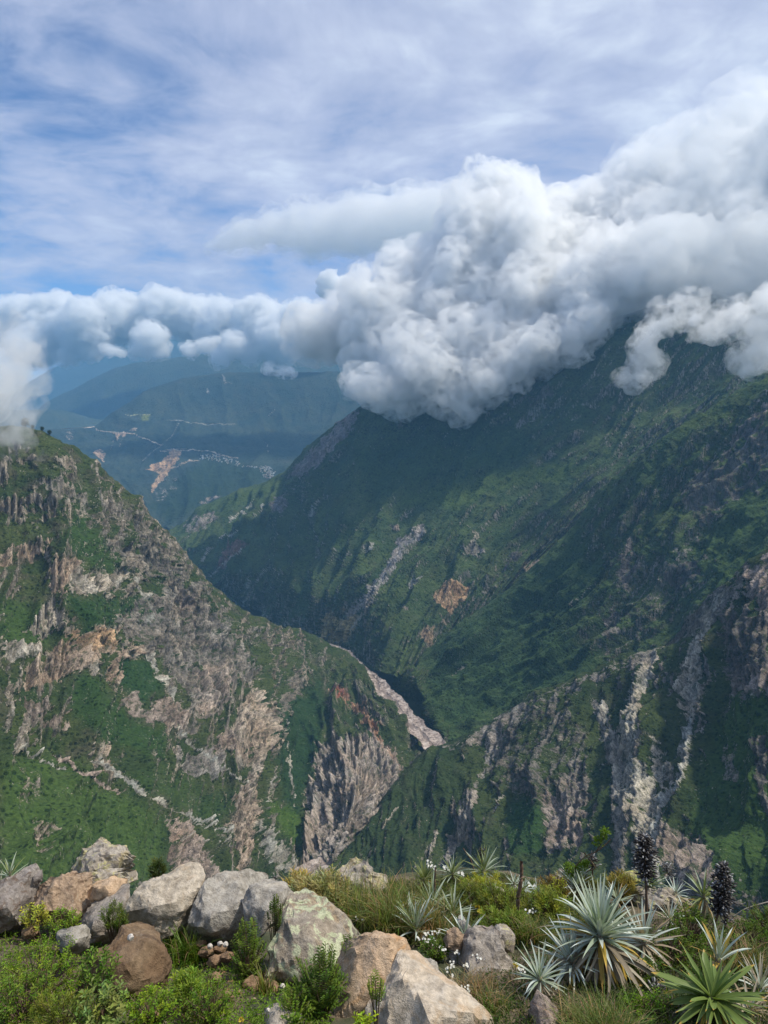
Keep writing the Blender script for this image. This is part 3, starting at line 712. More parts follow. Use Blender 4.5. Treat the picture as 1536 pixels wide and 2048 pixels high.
    FL = [([(120,851),(190,855),(197,862),(240,867),(270,868),(282,875),(300,882),(325,890)],1.6,(.50,.42,.34),.9),
          ([(320,903),(352,899),(400,901),(430,904),(450,912),(475,917)],1.6,(.50,.42,.34),.9),([(345,935),(365,926),(400,921)],2,(.46,.38,.3),.8),
          ([(250,831),(300,831)],1.2,(.40,.42,.2),.9),([(335,840),(370,844),(420,848),(470,847)],1.6,(.33,.34,.30),.8),
          ([(285,920),(320,893),(345,870),(358,850)],2.2,(.30,.30,.27),.6),([(525,880),(535,890),(538,903)],1.2,(.4,.38,.33),.7),([(535,835),(550,818)],1.3,(.4,.38,.33),.7),([(222,900),(226,880)],1.2,(.4,.33,.27),.7),([(238,895),(244,875)],1.2,(.4,.33,.27),.7)]
    FG = [([(280,832),(300,830),(296,842),(284,842)],(.20,.22,.04),.7,3,1),
          ([(370,940),(420,920),(530,935),(540,960),(420,1000),(340,1050),(300,1010)],(.020,.040,.020),.85,10,1)]
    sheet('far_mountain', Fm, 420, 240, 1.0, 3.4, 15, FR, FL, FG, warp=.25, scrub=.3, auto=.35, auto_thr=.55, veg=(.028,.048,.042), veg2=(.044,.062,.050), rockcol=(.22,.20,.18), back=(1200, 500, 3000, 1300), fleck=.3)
    # --- ranges behind
    def rng_(name, crest, d, base, seed, A, size):
        cols = [[P(x, y, d), P(x + 8, y + (base - y) * .35, d * .9), P(x + 12, y + (base - y) * .7, d * .81), P(x + 20, base, d * .72)] for x, y in crest]
        sheet(name, cols, 200, 90, A, size, seed, auto=.4, auto_thr=.55, veg=(.04,.06,.035), veg2=(.055,.07,.04), back=(1500, 600, 3500, 1500), fleck=0, rockcol=(.22,.19,.17))
    rng_('far_hill', [(-300,800),(-100,812),(40,820),(110,818),(170,832),(240,850),(330,880),(420,900)], 13500, 940, 21, 1.0, 4.0)
    rng_('distant_range', [(-300,900),(-100,860),(40,850),(90,808),(140,782),(200,748),(260,728),(330,716),(430,706),(560,700),(800,690),(1100,690)], 17000, 900, 24, 1.3, 5.0)
    rng_('farthest_range', [(-500,780),(-200,790),(0,790),(60,762),(120,728),(190,700),(280,680),(380,668),(480,655),(700,650),(1000,650)], 25000, 880, 27, 1.6, 7.0)
    # --- valley floor that everything stands in, out to the horizon
    gm, t = new_mat('valley_ground'); b = t.n['Principled BSDF']; b.inputs['Roughness'].default_value = 1
    pos = t.add('ShaderNodeTexCoord').outputs['Object']
    t.l.new(t.ramp(t.noise(pos, .01, 5, .6), [(.35, (.03, .055, .02)), (.65, (.06, .075, .035))]), b.inputs['Base Color'])
    n = 90; xs = np.linspace(-1, 1, n); xs = np.sign(xs) * np.abs(xs) ** 1.6 * 38000
    gx, gy = np.meshgrid(xs, xs, indexing='ij'); gz = -1230 + fbm(np.stack([gx.ravel() / 900, gy.ravel() / 900, gx.ravel() * 0], 1), 3) * 25
    link('valley_floor', mesh_from('valley_floor', np.stack([gx.ravel(), gy.ravel(), gz], 1), grid_faces(n, n), gm), kind='structure')
    # --- the river: a pale bed of stones with brown water along it
    path = [(560,1300),(640,1290),(690,1303),(708,1320),(735,1346),(768,1383),(798,1420),(828,1455),(866,1488),(872,1520),(842,1562),(782,1622),(712,1683),(655,1730),(590,1765),(500,1850)]
    wpx = [3,4,6,10,17,27,33,36,38,38,34,30,30,34,34,34]
    pts = np.array([PZ(x, y, -1005) for x, y in path]); wm = np.array([max(w_, 8) / F * p_[1] * 1.0 for w_, p_ in zip(wpx, pts)])
    C = catmull(np.concatenate([pts, wm[:, None]], 1), [22] * (len(pts) - 1), 0)
    tg = np.gradient(C[:, :3], axis=0); tg /= np.linalg.norm(tg, axis=1)[:, None]; side = np.stack([tg[:, 1], -tg[:, 0], tg[:, 2] * 0], 1)
    m_ = 25; ss = np.linspace(-1, 1, m_)
    V = C[:, None, :3] + side[:, None] * (ss[None, :, None] * C[:, None, 3:4] * .72)
    V = V.reshape(-1, 3); s2 = np.tile(ss, len(C)); 
    V[:, 2] += fbm(V / 14, 4) * 7.5 + np.abs(s2) ** 3 * 7 - 1
    V[:, :2] += np.stack([fbm(V / 60 + 5, 2), fbm(V / 60 + 9, 2)], 1) * 16
    rm, t = new_mat('river_bed'); b = t.n['Principled BSDF']; b.inputs['Roughness'].default_value = .8
    pos = t.add('ShaderNodeTexCoord').outputs['Object']
    n1_ = t.noise(pos, .03, 6, .65); n2_ = t.noise(pos, .12, 5, .7)
    col = t.ramp(t.math('ADD', t.math('MULTIPLY', n1_, .55), t.math('MULTIPLY', n2_, .45)), [(.40, (.13, .10, .085)), (.47, (.27, .215, .185)), (.53, (.42, .345, .30)), (.62, (.58, .51, .45))])
    water = t.smooth(t.math('ABSOLUTE', t.math('ADD', t.add('ShaderNodeAttribute', attribute_name='across').outputs['Fac'], t.math('MULTIPLY', t.math('SUBTRACT', t.noise(pos, .012, 4, .6), .5), 1.8))), .20, .10)
    col = t.mix(water, col, (.20, .155, .13)); t.l.new(t.smooth(water, 0, 1, .85, .35), b.inputs['Roughness'])
    bp = t.add('ShaderNodeBump', inp={'Strength': 1.0, 'Distance': 6.0, 'Height': t.math('MULTIPLY', n2_, t.math('SUBTRACT', 1.0, water))}); t.l.new(bp.outputs[0], b.inputs['Normal'])
    t.l.new(col, b.inputs['Base Color'])
    link('river', mesh_from('river', V, grid_faces(len(C), m_), rm, True, {'across': s2}), kind='structure')
# ------------------------------------------------------------------ the hillside at the photographer's feet
EDGE_PX = [-900, -200, 0, 150, 300, 500, 600, 700, 800, 900, 1000, 1100, 1200, 1300, 1400, 1536, 1800, 2600]
EDGE_PY = [1770, 1765, 1765, 1780, 1795, 1790, 1765, 1775, 1752, 1742, 1745, 1770, 1795, 1805, 1835, 1872, 1900, 1930]
def edge_d(py):
    el = PITCH + np.arctan((np.asarray(py, float) - 1024) / F); return 1.6 / (np.tan(el) - .41)
_ex = np.array(EDGE_PX, float); _ed = edge_d(EDGE_PY); _ew = (_ex - 768) / F * _ed * 1.22
def ground_z(x, y, detail=True):
    x = np.asarray(x, float); y = np.asarray(y, float)
    z = -1.6 - .41 * y
    de = np.interp(x, _ew, _ed)
    o = y - de
    z = z - np.where(o > 0, .9 * (np.sqrt(o * o + .05) - .22) , 0)
    if detail:
        sh = x.shape; p = np.stack([x.ravel(), y.ravel(), np.zeros(x.size)], 1)
        n = fbm(p / .9 + 3, 3) * .09 + fbm(p / .22 + 8, 3) * .045
        far = fbm(p / 40, 4) * 14 * sstep(np.abs(y.ravel()), 25, 90)
        z = z + (n + far).reshape(sh)
    return z
def G(px, py, lift=0.0):
    """point of the ground seen at a photo pixel"""
    r = ray(px, py); lo, hi = .6, 12.0
    d = np.linspace(lo, hi, 700); pts = r[None] * (d / r[1])[:, None]
    gz = ground_z(pts[:, 0], pts[:, 1]); k = np.argmax(pts[:, 2] < gz)
    if pts[k, 2] >= gz[k]: k = len(d) - 1
    p = pts[k].copy(); p[2] = gz[k] + lift; return p
def GM(px, py):
    px = np.asarray(px, float); py = np.asarray(py, float)
    rx = (px - 768) / F; ry = (1024 - py) / F; c, s_ = math.cos(PITCH), math.sin(PITCH)
    Y = c + ry * s_; Z = -s_ + ry * c
    t = Z / Y; d = 1.6 / np.maximum(-t - .41, .05)
    for _ in range(6):
        x = rx / Y * d; g = ground_z(x, d)
        d = d + (t * d - g) / (-t + -.41 + 1e-6) * .8
        d = np.clip(d, .5, 9)
    x = rx / Y * d
    return np.stack([x, d, ground_z(x, d)], 1)
def mpp(p): return np.linalg.norm(p) / F * 1.02      # metres a photo pixel covers at a point (near the lower edge)

def build_hillside():
    xs = np.concatenate([-np.geomspace(400, 4.6, 26), np.linspace(-4.5, 5.5, 300), np.geomspace(5.6, 400, 26)])
    ys = np.concatenate([-np.geomspace(300, 1, 14), np.linspace(-.9, 8.5, 270), np.geomspace(8.7, 900, 40)])
    gx, gy = np.meshgrid(xs, ys, indexing='ij'); gz = ground_z(gx, gy)
    m, t = new_mat('hillside_soil'); b = t.n['Principled BSDF']; b.inputs['Roughness'].default_value = .95
    pos = t.add('ShaderNodeTexCoord').outputs['Object']
    n1 = t.noise(pos, 3.5, 6, .65); n2 = t.noise(pos, 30, 4, .7)
    c = t.ramp(t.math('ADD', t.math('MULTIPLY', n1, .6), t.math('MULTIPLY', n2, .4)), [(.35, (.045, .032, .022)), (.47, (.10, .072, .048)), (.56, (.17, .13, .09)), (.68, (.25, .205, .155))])
    c = t.mix(t.smooth(t.noise(pos, 1.3, 4, .6), .42, .6), c, (.035, .05, .018))
    t.l.new(c, b.inputs['Base Color'])
    bp = t.add('ShaderNodeBump', inp={'Strength': .8, 'Distance': .02, 'Height': t.math('ADD', n1, n2)}); t.l.new(bp.outputs[0], b.inputs['Normal'])
    link('hillside', mesh_from('hillside', np.stack([gx.ravel(), gy.ravel(), gz.ravel()], 1), grid_faces(len(xs), len(ys)), m), kind='structure')

# ------------------------------------------------------------------ boulders
def rock_mat(name, c1, c2, stain=(.36, .22, .10), stain_amt=.3, lichen=(.52, .54, .36), lich_amt=0.0, white=.25, scale=1.0):
    m, t = new_mat(name); b = t.n['Principled BSDF']; b.inputs['Roughness'].default_value = .88; b.inputs['Specular IOR Level'].default_value = .25
    pos = t.add('ShaderNodeTexCoord').outputs['Object']
    nb = t.noise(pos, 3.2 * scale, 5, .6, .6); nf = t.noise(pos, 22 * scale, 6, .68); ng = t.noise(pos, 120 * scale, 3, .7)
    n0 = t.noise(pos, 6.5 * scale, 5, .62, 1.2)
    c = t.mix(t.smooth(nb, .36, .62), c1, c2)
    c = t.mix(t.smooth(nf, .28, .72), t.mix(1.0, c, (.60, .58, .55), 'MULTIPLY'), t.mix(1.0, c, (1.28, 1.27, 1.25), 'MULTIPLY'))
    c = t.mix(t.math('MULTIPLY', t.smooth(n0, .52, .64), stain_amt), c, stain)
    c = t.mix(t.math('MULTIPLY', t.smooth(t.noise(pos, 9 * scale, 6, .7, .4), .60, .66), white), c, (.56, .51, .43))
    c = t.mix(t.math('MULTIPLY', t.smooth(ng, .60, .70), .5), c, t.mix(1.0, c, (.35, .34, .33), 'MULTIPLY'))
    if lich_amt:
        lm = t.smooth(t.math('ADD', t.noise(pos, 11 * scale, 5, .7, .3), t.math('MULTIPLY', nb, .5)), .86 - .12 * lich_amt, .90 - .12 * lich_amt)
        c = t.mix(lm, c, t.mix(t.smooth(nf, .4, .6), t.mix(1.0, lichen, (.7, .72, .7), 'MULTIPLY'), lichen))
    t.l.new(c, b.inputs['Base Color'])
    vo = t.add('ShaderNodeTexVoronoi', feature='DISTANCE_TO_EDGE', inp={'Vector': t.vmath('ADD', pos, t.vmath('SCALE', t.add('ShaderNodeTexNoise', inp={'Vector': pos, 'Scale': 8.0 * scale}).outputs[1], sc_=.12)), 'Scale': 5.0 * scale})
    crack = t.math('MULTIPLY', t.smooth(vo.outputs[0], .0, .05), t.smooth(nb, .55, .7, .0, .25))
    h = t.math('ADD', t.math('ADD', t.math('MULTIPLY', nf, 1.0), t.math('MULTIPLY', ng, .28)), crack)
    bp = t.add('ShaderNodeBump', inp={'Strength': 1.0, 'Distance': .022 / scale ** .5, 'Height': h}); t.l.new(bp.outputs[0], b.inputs['Normal'])
    return m
ICO = {}
def ico(sub):
    if sub not in ICO: ICO[sub] = icosphere(sub)
    return ICO[sub]
def boulder(outline, d, mat, label, seed, thick=.8, sub=5, planes=(), rough=1.0, nplanes=16, name='boulder', parent=None, group=None):
    """a rock whose outline is a polygon in photo pixels; d: distance of its middle; thick: depth relative to its width"""
    rng = np.random.default_rng(seed)
    pa = np.array(outline, float); cx, cy_ = (pa.min(0) + pa.max(0)) / 2
    # centroid of the polygon works better for lopsided stones
    x, y = pa[:, 0], pa[:, 1]; xr, yr = np.roll(x, -1), np.roll(y, -1); cr = x * yr - xr * y; A_ = cr.sum() / 2
    cx, cy_ = ((x + xr) * cr).sum() / (6 * A_), ((y + yr) * cr).sum() / (6 * A_)
    c = P(cx, cy_, d); fwd = c / np.linalg.norm(c); right = np.cross(fwd, [0, 0, 1]); right /= np.linalg.norm(right); up = np.cross(right, fwd)
    s = np.linalg.norm(c) / F * math.cos(math.atan2(cy_ - 1024, F)) ** .0 * math.cos(math.atan(math.hypot(cx - 768, cy_ - 1024) / F))
    # local polar outline
    th = np.arctan2(-(pa[:, 1] - cy_), pa[:, 0] - cx)
    V, Fc = ico(sub); V = V.copy()
    # sphere axes: x right, y towards the camera, z up
    T = np.arctan2(V[:, 2], V[:, 0]); rho = np.sqrt(V[:, 0] ** 2 + V[:, 2] ** 2)
    tt = np.linspace(-math.pi, math.pi, 361)
    def rad(a):
        dx, dy = np.cos(a), -np.sin(a); best = np.zeros_like(a)
        for (ax, ay), (bx, by) in zip(pa - [cx, cy_], np.roll(pa, -1, 0) - [cx, cy_]):
            ex, ey = bx - ax, by - ay; den = dx * ey - dy * ex
            den = np.where(np.abs(den) < 1e-9, 1e-9, den)
            tq = (ax * ey - ay * ex) / den; uq = (ax * dy - ay * dx) / den
            ok = (tq > 0) & (uq >= -1e-6) & (uq <= 1 + 1e-6); best = np.where(ok, np.maximum(best, tq), best)
        return best
    rr = rad(tt); rr = np.where(rr <= 0, rr.mean(), rr)
    k = np.array([.25, .5, .25]); rr = np.convolve(np.concatenate([rr[-2:-1], rr, rr[1:2]]), k, 'valid')
    R_ = np.interp(T, tt, rr) * s
    wid = (pa[:, 0].max() - pa[:, 0].min()) * s / 2
    sr = np.sin(np.arcsin(np.clip(rho, 0, 1))) ** .72
    dep = np.sign(V[:, 1]) * np.abs(V[:, 1]) ** .85 * wid * thick
    Q = np.stack([np.cos(T) * sr * R_, dep, np.sin(T) * sr * R_], 1)
    # planar breaks: mostly a top face and front faces
    nrm = Q / np.array([wid, wid * thick, R_.mean()])
    pl = [np.array(q, float) for q in planes]
    for _ in range(nplanes):
        a = rng.normal(size=3); a[1] = abs(a[1]) * 1.0; pl.append(np.concatenate([a, [rng.uniform(.50, .80)]]))
    for q in pl:
        a = q[:3] / np.linalg.norm(q[:3]); o = q[3] * np.sqrt((a[0] * wid) ** 2 + (a[1] * wid * thick) ** 2 + (a[2] * R_.mean()) ** 2) 
        e = Q @ a - o; f_ = np.where(e > 0, e, 0)
        # cut along the viewing axis so that the outline stays put
        Q[:, 1] -= np.where(abs(a[1]) > .2, f_ * .9 / max(abs(a[1]), .35) * np.sign(a[1]), 0)
    sz = wid
    n_ = V
    q3 = Q / sz
    dsp = (ridged(q3 * 1.3 + seed, 4, .5) - .5) * .16 + fbm(q3 * 3.2 + seed, 4) * .07 + (ridged(q3 * 5 + seed, 4, .6) - .45) * .06 + (ridged(q3 * 15 + seed, 3, .6) - .45) * .018
    Q = Q + n_ * (dsp * sz * rough)[:, None] * .8
    W = Q[:, :1] * right + Q[:, 1:2] * -fwd + Q[:, 2:3] * up
    me = mesh_from(name, W, Fc, mat, True)
    me.set_sharp_from_angle(angle=R(30)) if hasattr(me, 'set_sharp_from_angle') else None
    o = link(name, me, parent, label, None if parent else 'rock', group, None, loc=c)
    return o

def build_boulders():
    grey = rock_mat('grey_granite', (0.52, 0.46, 0.38), (0.40, 0.355, 0.295), (.42, .30, .19), .35, white=.35)
    bluegrey = rock_mat('blue_grey_stone', (0.41, 0.385, 0.345), (0.33, 0.31, 0.28), (.36, .30, .24), .25, white=.3)
    tanr = rock_mat('tan_rough_stone', (0.439, 0.317, 0.220), (0.342, 0.256, 0.189), (.17, .10, .065), .6, white=.4, scale=1.5)
    brown = rock_mat('earth_coated_stone', (.155, .10, .06), (.23, .165, .105), (.07, .045, .03), .6, white=.15)
    orange = rock_mat('orange_stone', (0.549, 0.390, 0.256), (0.488, 0.378, 0.281), (.50, .27, .11), .55, white=.4)
    beige = rock_mat('beige_stone', (0.549, 0.470, 0.378), (0.488, 0.439, 0.378), (.50, .33, .18), .45, white=.4)
    lich = rock_mat('lichen_stone', (0.293, 0.262, 0.226), (0.403, 0.342, 0.268), (.42, .30, .17), .5, lich_amt=.9)
    crust = rock_mat('weathered_stone', (0.427, 0.390, 0.342), (0.305, 0.268, 0.232), (.42, .34, .15), .5, lichen=(.50, .46, .24), lich_amt=.5, white=.6, scale=1.6)
    slab = rock_mat('grey_slab_stone', (0.366, 0.329, 0.293), (0.287, 0.262, 0.238), (.30, .22, .16), .3, white=.2, scale=1.2)
    dark = rock_mat('dark_stone', (0.207, 0.183, 0.171), (0.317, 0.287, 0.268), (.12, .075, .05), .7, white=.5, scale=1.6)
    pinkg = rock_mat('mauve_stone', (0.354, 0.287, 0.250), (0.305, 0.256, 0.232), (.36, .22, .14), .3, white=.2, scale=1.3)
    def B(o_, *a, **k):
        q = np.array(o_, float); m = q.mean(0); big = (q[:, 0].max() - q[:, 0].min()) > 90
        return boulder(m + (q - m) * (1.06 if big else 1.02), *a, **k)
    B([(146,1722),(160,1700),(182,1688),(205,1681),(228,1692),(250,1708),(263,1730),(262,1755),(200,1770),(150,1758)], 4.75, crust, 'pale lichen crusted boulder standing highest on the left end of the wall', 101, rough=1.5)
    B([(128,1760),(160,1745),(215,1745),(272,1755),(276,1772),(240,1785),(160,1785)], 4.45, crust, 'flat crusted shelf of rock under the highest left boulder', 102, sub=4, rough=1.4)
    B([(-40,1775),(0,1765),(40,1752),(68,1750),(80,1775),(78,1810),(60,1840),(30,1875),(-40,1880)], 4.1, dark, 'dark brown rock with a grey veined top at the left picture edge', 103, rough=1.4)
    B([(60,1755),(85,1742),(84,1765),(66,1770)], 4.25, dark, 'small knobbly stone on top between the two leftmost rocks', 104, sub=4)
    B([(72,1770),(110,1750),(160,1755),(188,1770),(180,1800),(172,1832),(140,1845),(80,1830)], 4.15, tanr, 'rough reddish tan rock at the left before the flat shelf', 105, rough=1.5)
    B([(178,1775),(195,1760),(225,1757),(255,1768),(252,1785),(230,1800),(200,1806),(180,1795)], 4.15, orange, 'small rounded tan stone wedged above the slanted slab', 106, sub=4)
    B([(164,1826),(200,1795),(250,1780),(262,1785),(252,1830),(240,1885),(210,1895),(200,1870),(175,1870)], 3.95, slab, 'slanted grey slab leaning between tan rock and big pale boulder', 107, rough=.9, planes=[(-.3,.3,.9,.3)])
    B([(240,1862),(255,1815),(272,1775),(300,1762),(345,1752),(395,1735),(407,1760),(402,1800),(385,1840),(350,1862),(300,1868),(262,1872)], 3.95, grey, 'large pale grey boulder with a warm right edge, left of centre', 108, thick=.75, planes=[(0,.75,.65,.42),(0,.8,-.5,.5)], nplanes=11, rough=.8)
    B([(370,1880),(385,1820),(402,1775),(450,1750),(500,1752),(545,1765),(540,1800),(500,1820),(492,1865),(470,1900),(420,1900)], 3.9, bluegrey, 'large grey boulder right of the palest one with a shadowed foot', 109, thick=.7, planes=[(0,.7,.7,.4),(.2,.8,-.5,.5)], nplanes=11, rough=.8)
    B([(487,1800),(500,1772),(540,1762),(572,1775),(586,1795),(570,1830),(535,1850),(512,1872),(494,1850)], 3.8, bluegrey, 'smaller blue grey block wedged left of the lichen spotted boulder', 110, thick=.8, planes=[(-.3,.7,.6,.45)], rough=.9)
    B([(114,1860),(125,1855),(172,1857),(180,1872),(178,1902),(140,1908),(120,1895)], 3.6, bluegrey, 'small squarish blue grey stone in the bushes at left', 111, sub=4, thick=.8)
    B([(158,1935),(185,1905),(225,1885),(250,1858),(290,1858),(312,1870),(328,1910),(342,1945),(325,1985),(290,2010),(240,2010),(190,1990),(160,1965)], 3.35, brown, 'brown earth coated boulder with a pale broken right side', 112, thick=.8, planes=[(0,.6,.8,.45),(.6,.7,0,.5)], rough=.9)
    B([(538,1930),(545,1880),(565,1830),(580,1800),(608,1788),(640,1800),(660,1818),(700,1845),(730,1880),(715,1905),(690,1925),(682,1960),(640,1985),(580,1985),(545,1970)], 3.55, lich, 'large dark grey boulder spotted with pale green lichen', 113, thick=.75, planes=[(-.5,.8,.2,.5),(.5,.7,.5,.45)], nplanes=11, rough=.9)
    B([(650,1765),(680,1745),(700,1722),(725,1718),(742,1742),(772,1755),(784,1775),(760,1800),(700,1800),(655,1790)], 5.2, crust, 'jagged rock with an orange face on the slope edge near the middle', 114, rough=1.5)
    B([(660,1960),(668,1925),(690,1895),(730,1882),(780,1884),(815,1895),(832,1925),(835,1985),(800,2030),(760,2050),(715,2055),(682,2040),(664,2000)], 3.2, orange, 'rounded orange tan boulder below the lichen boulder', 115, thick=.8, rough=.8, nplanes=11)
    B([(735,2010),(760,1975),(800,1925),(830,1920),(870,1945),(900,1970),(945,1990),(975,2020),(1000,2075),(900,2120),(800,2110),(735,2070)], 3.0, beige, 'big smooth beige boulder at the bottom centre', 116, thick=.8, planes=[(.3,.5,.8,.45),(-.6,.7,0,.5)], nplanes=11, rough=.75)
    B([(832,1925),(850,1918),(874,1925),(882,1955),(850,1960)], 3.25, bluegrey, 'small grey wedge stone behind the big beige boulder', 117, sub=4)
    B([(888,1920),(905,1900),(935,1870),(965,1857),(985,1860),(1005,1890),(1030,1935),(1044,1975),(1030,2005),(1010,2010),(970,1985),(930,1980),(900,1960)], 3.6, slab, 'tall tilted grey slab right of the beige boulder', 118, thick=.6, planes=[(0,.9,.4,.42)], rough=1.2)
    B([(982,1868),(990,1853),(1012,1851),(1030,1868),(1028,1900),(1005,1905)], 3.85, crust, 'small yellow topped stone behind the tall grey slab', 119, sub=4)
    B([(885,1880),(895,1862),(912,1857),(928,1868),(935,1892),(915,1900),(892,1895)], 3.75, tanr, 'knobbly reddish stone left of the tall grey slab', 120, sub=4, rough=1.5)
    B([(915,1835),(922,1830),(948,1860),(940,1868),(918,1858)], 4.0, bluegrey, 'small pointed blue stone under the silver rosette', 121, sub=3)
    B([(1025,2005),(1035,1992),(1058,1997),(1061,2012),(1045,2026),(1028,2020)], 3.25, orange, 'small rust orange stone near the foot of the grey slab', 122, sub=3)
    B([(1000,2018),(1010,2010),(1022,2025),(1012,2034)], 3.15, orange, 'tiny orange stone lower left of the rust orange one', 123, sub=3)
    B([(1038,2032),(1052,2030),(1058,2044),(1040,2048)], 3.1, tanr, 'small dull red stone at the bottom beside the mauve rock', 124, sub=3)
    B([(1055,2050),(1062,2010),(1072,1992),(1090,2000),(1115,2020),(1135,2060),(1110,2090),(1060,2085)], 3.0, pinkg, 'pointed mauve rock at the bottom right of centre', 125, rough=1.0)
    B([(510,2040),(525,2020),(555,2014),(590,2025),(612,2045),(600,2080),(520,2080)], 2.95, crust, 'crusted tan rock cut by the bottom edge left of centre', 126, sub=4)
    B([(1250,1800),(1280,1782),(1330,1778),(1370,1790),(1392,1810),(1350,1830),(1280,1832)], 4.75, crust, 'low crusted rock outcrop on the slope edge behind the silver rosettes', 127, rough=1.5)
    B([(1236,1760),(1255,1742),(1275,1742),(1280,1760),(1260,1775),(1240,1772)], 5.0, rock_mat('yellow_lichen_stone', (.36,.33,.16), (.28,.26,.17), lichen=(.5,.5,.15), lich_amt=.9, scale=1.6), 'yellow lichened rock left of the tallest seed spike', 128, sub=4, rough=1.4)
    B([(978,1780),(990,1773),(1015,1780),(1012,1790),(985,1790)], 4.8, beige, 'small flat beige stone in the green cushion plants', 129, sub=3)
    B([(1027,1790),(1035,1783),(1043,1788),(1040,1797),(1030,1798)], 4.7, beige, 'tiny pale stone behind the bare brown stalk', 130, sub=3)
    # clods and pebbles between the boulders
    clod = rock_mat('orange_clod', (.33, .22, .14), (.23, .15, .095), (.12, .07, .04), .5, white=.2, scale=2)
    for i, (x, y, r, dd, lab) in enumerate([(415,1905,17,3.7,'orange clod under the left part of the shadowed grey boulder'), (440,1898,13,3.72,'small orange clod right under the shadowed grey boulder'), (430,1922,16,3.6,'red brown clod below the two orange clods'),
            (455,1915,15,3.6,'rust clod between grass and shadowed boulder'), (428,1955,16,3.4,'brown clod half hidden in grass left of centre'), (505,1968,22,3.4,'ochre brown clod before the lichen boulder'), (535,1975,20,3.38,'dark brown clod at the foot of the lichen boulder'),
            (455,1995,14,3.2,'small brown stone low in the grass left of centre'), (400,1890,12,3.78,'little tan clod beside the palest boulder foot'), (310,2030,16,2.95,'brown stone at the bottom left among leaves'), (50,2010,20,3.0,'brown stone at the bottom left corner in leaves'),
            (60,1865,16,3.9,'tan stone between bushes at the left edge')]):
        a = np.linspace(0, 2 * math.pi, 9)[:-1]; rg = np.random.default_rng(200 + i); rr = r * rg.uniform(.75, 1.1, 8)
        B([(x + rr[k] * math.cos(a[k]) * 1.15, y + rr[k] * math.sin(a[k]) * .8) for k in range(8)], dd, clod, lab, 200 + i, sub=3, thick=.9, name='clod', rough=1.3)
    wp = rock_mat('white_pebble', (.66, .63, .60), (.60, .55, .50), (.5, .4, .3), .2, white=.2, scale=4)
    for i, (x, y, r, dd, lab) in enumerate([(261,1875,7,3.22,'small white stone lying on the brown earth coated boulder'), (440,1888,6,3.68,'left one of the twin white pebbles under the shadowed boulder'), (451,1889,6,3.68,'right one of the twin white pebbles under the shadowed boulder'),
            (420,1893,6,3.66,'pinkish white pebble left of the twin pebbles'), (565,1973,6,3.32,'white pebble at the foot of the lichen boulder'), (536,2021,5,2.9,'white pebble on the crusted rock at the bottom edge')]):
        a = np.linspace(0, 2 * math.pi, 8)[:-1]
        B([(x + r * math.cos(q) , y + r * math.sin(q) * 1.05) for q in a], dd, wp, lab, 240 + i, sub=2, thick=.9, name='pebble', rough=.8)

# ------------------------------------------------------------------ plants
def leaf_mat(name, c, c2=None, trans=.3, rough=.55, tip=None, attr=False, spec=.3):
    m, t = new_mat(name); b = t.n['Principled BSDF']; b.inputs['Roughness'].default_value = rough; b.inputs['Specular IOR Level'].default_value = spec
    if attr:
        col = t.add('ShaderNodeAttribute', attribute_name='lc').outputs['Color']
    else:
        rnd = t.add('ShaderNodeObjectInfo').outputs['Random']
        pos = t.add('ShaderNodeTexCoord').outputs['Object']
        col = t.mix(rnd, c, c2 or c)
        sx = t.add('ShaderNodeSeparateXYZ', inp={0: pos})
        if tip:
            n = t.noise(pos, 5, 3, .6)
            col = t.mix(t.smooth(t.math('ADD', sx.outputs[0], t.math('MULTIPLY', t.math('SUBTRACT', n, .5), .5)), tip[1], tip[1] + .12), col, tip[0])
        st = t.add('ShaderNodeMapping', inp={'Vector': pos, 'Scale': (1.5, 60, 1)})
        sn = t.noise(st, 1.0, 3, .6)
        col = t.mix(t.smooth(sn, .3, .7), t.mix(1.0, col, (.72, .74, .70), 'MULTIPLY'), t.mix(1.0, col, (1.15, 1.13, 1.12), 'MULTIPLY'))
    t.l.new(col, b.inputs['Base Color'])
    tr = t.add('ShaderNodeBsdfTranslucent', inp={'Color': t.mix(1.0, col, (1.1, 1.2, .6), 'MULTIPLY')})
    mx = t.add('ShaderNodeMixShader', inp={0: trans, 1: b.outputs[0], 2: tr.outputs[0]})
    t.l.new(mx.outputs[0], t.n['Material Output'].inputs['Surface'])
    return m
def leaf_mesh(name, w, bend, mat, seg=7, gutter=.35, blunt=False, twist=0.0):
    """unit leaf along +X; bend: total turning downwards in radians; w: width relative to length"""
    t = np.linspace(0, 1, seg + 1)
    ang = bend * t ** 1.5; dx = np.cos(ang); dz = -np.sin(ang)
    x = np.concatenate([[0], np.cumsum((dx[1:] + dx[:-1]) / 2 / seg)]); z = np.concatenate([[0], np.cumsum((dz[1:] + dz[:-1]) / 2 / seg)])
    wd = w * (.62 + .5 * np.sin(np.clip(t * 2.2, 0, 1) * math.pi / 2)) * (1 - t ** (1.9 if not blunt else 9)) * .5 + .0008
    V = []
    for i in range(seg + 1):
        nx, nz = math.sin(ang[i]), math.cos(ang[i]); g = wd[i] * gutter * (1 - .5 * t[i])
        tw = twist * t[i]; c, s = math.cos(tw), math.sin(tw)
        for sgn in (-1, 0, 1):
            yy = sgn * wd[i]; h = g * 2 * abs(sgn) 
            yy, h = yy * c - h * s, yy * s + h * c
            V.append((x[i] + nx * h, yy, z[i] + nz * h))
    return mesh_from(name, V, grid_faces(seg + 1, 3), mat, True)
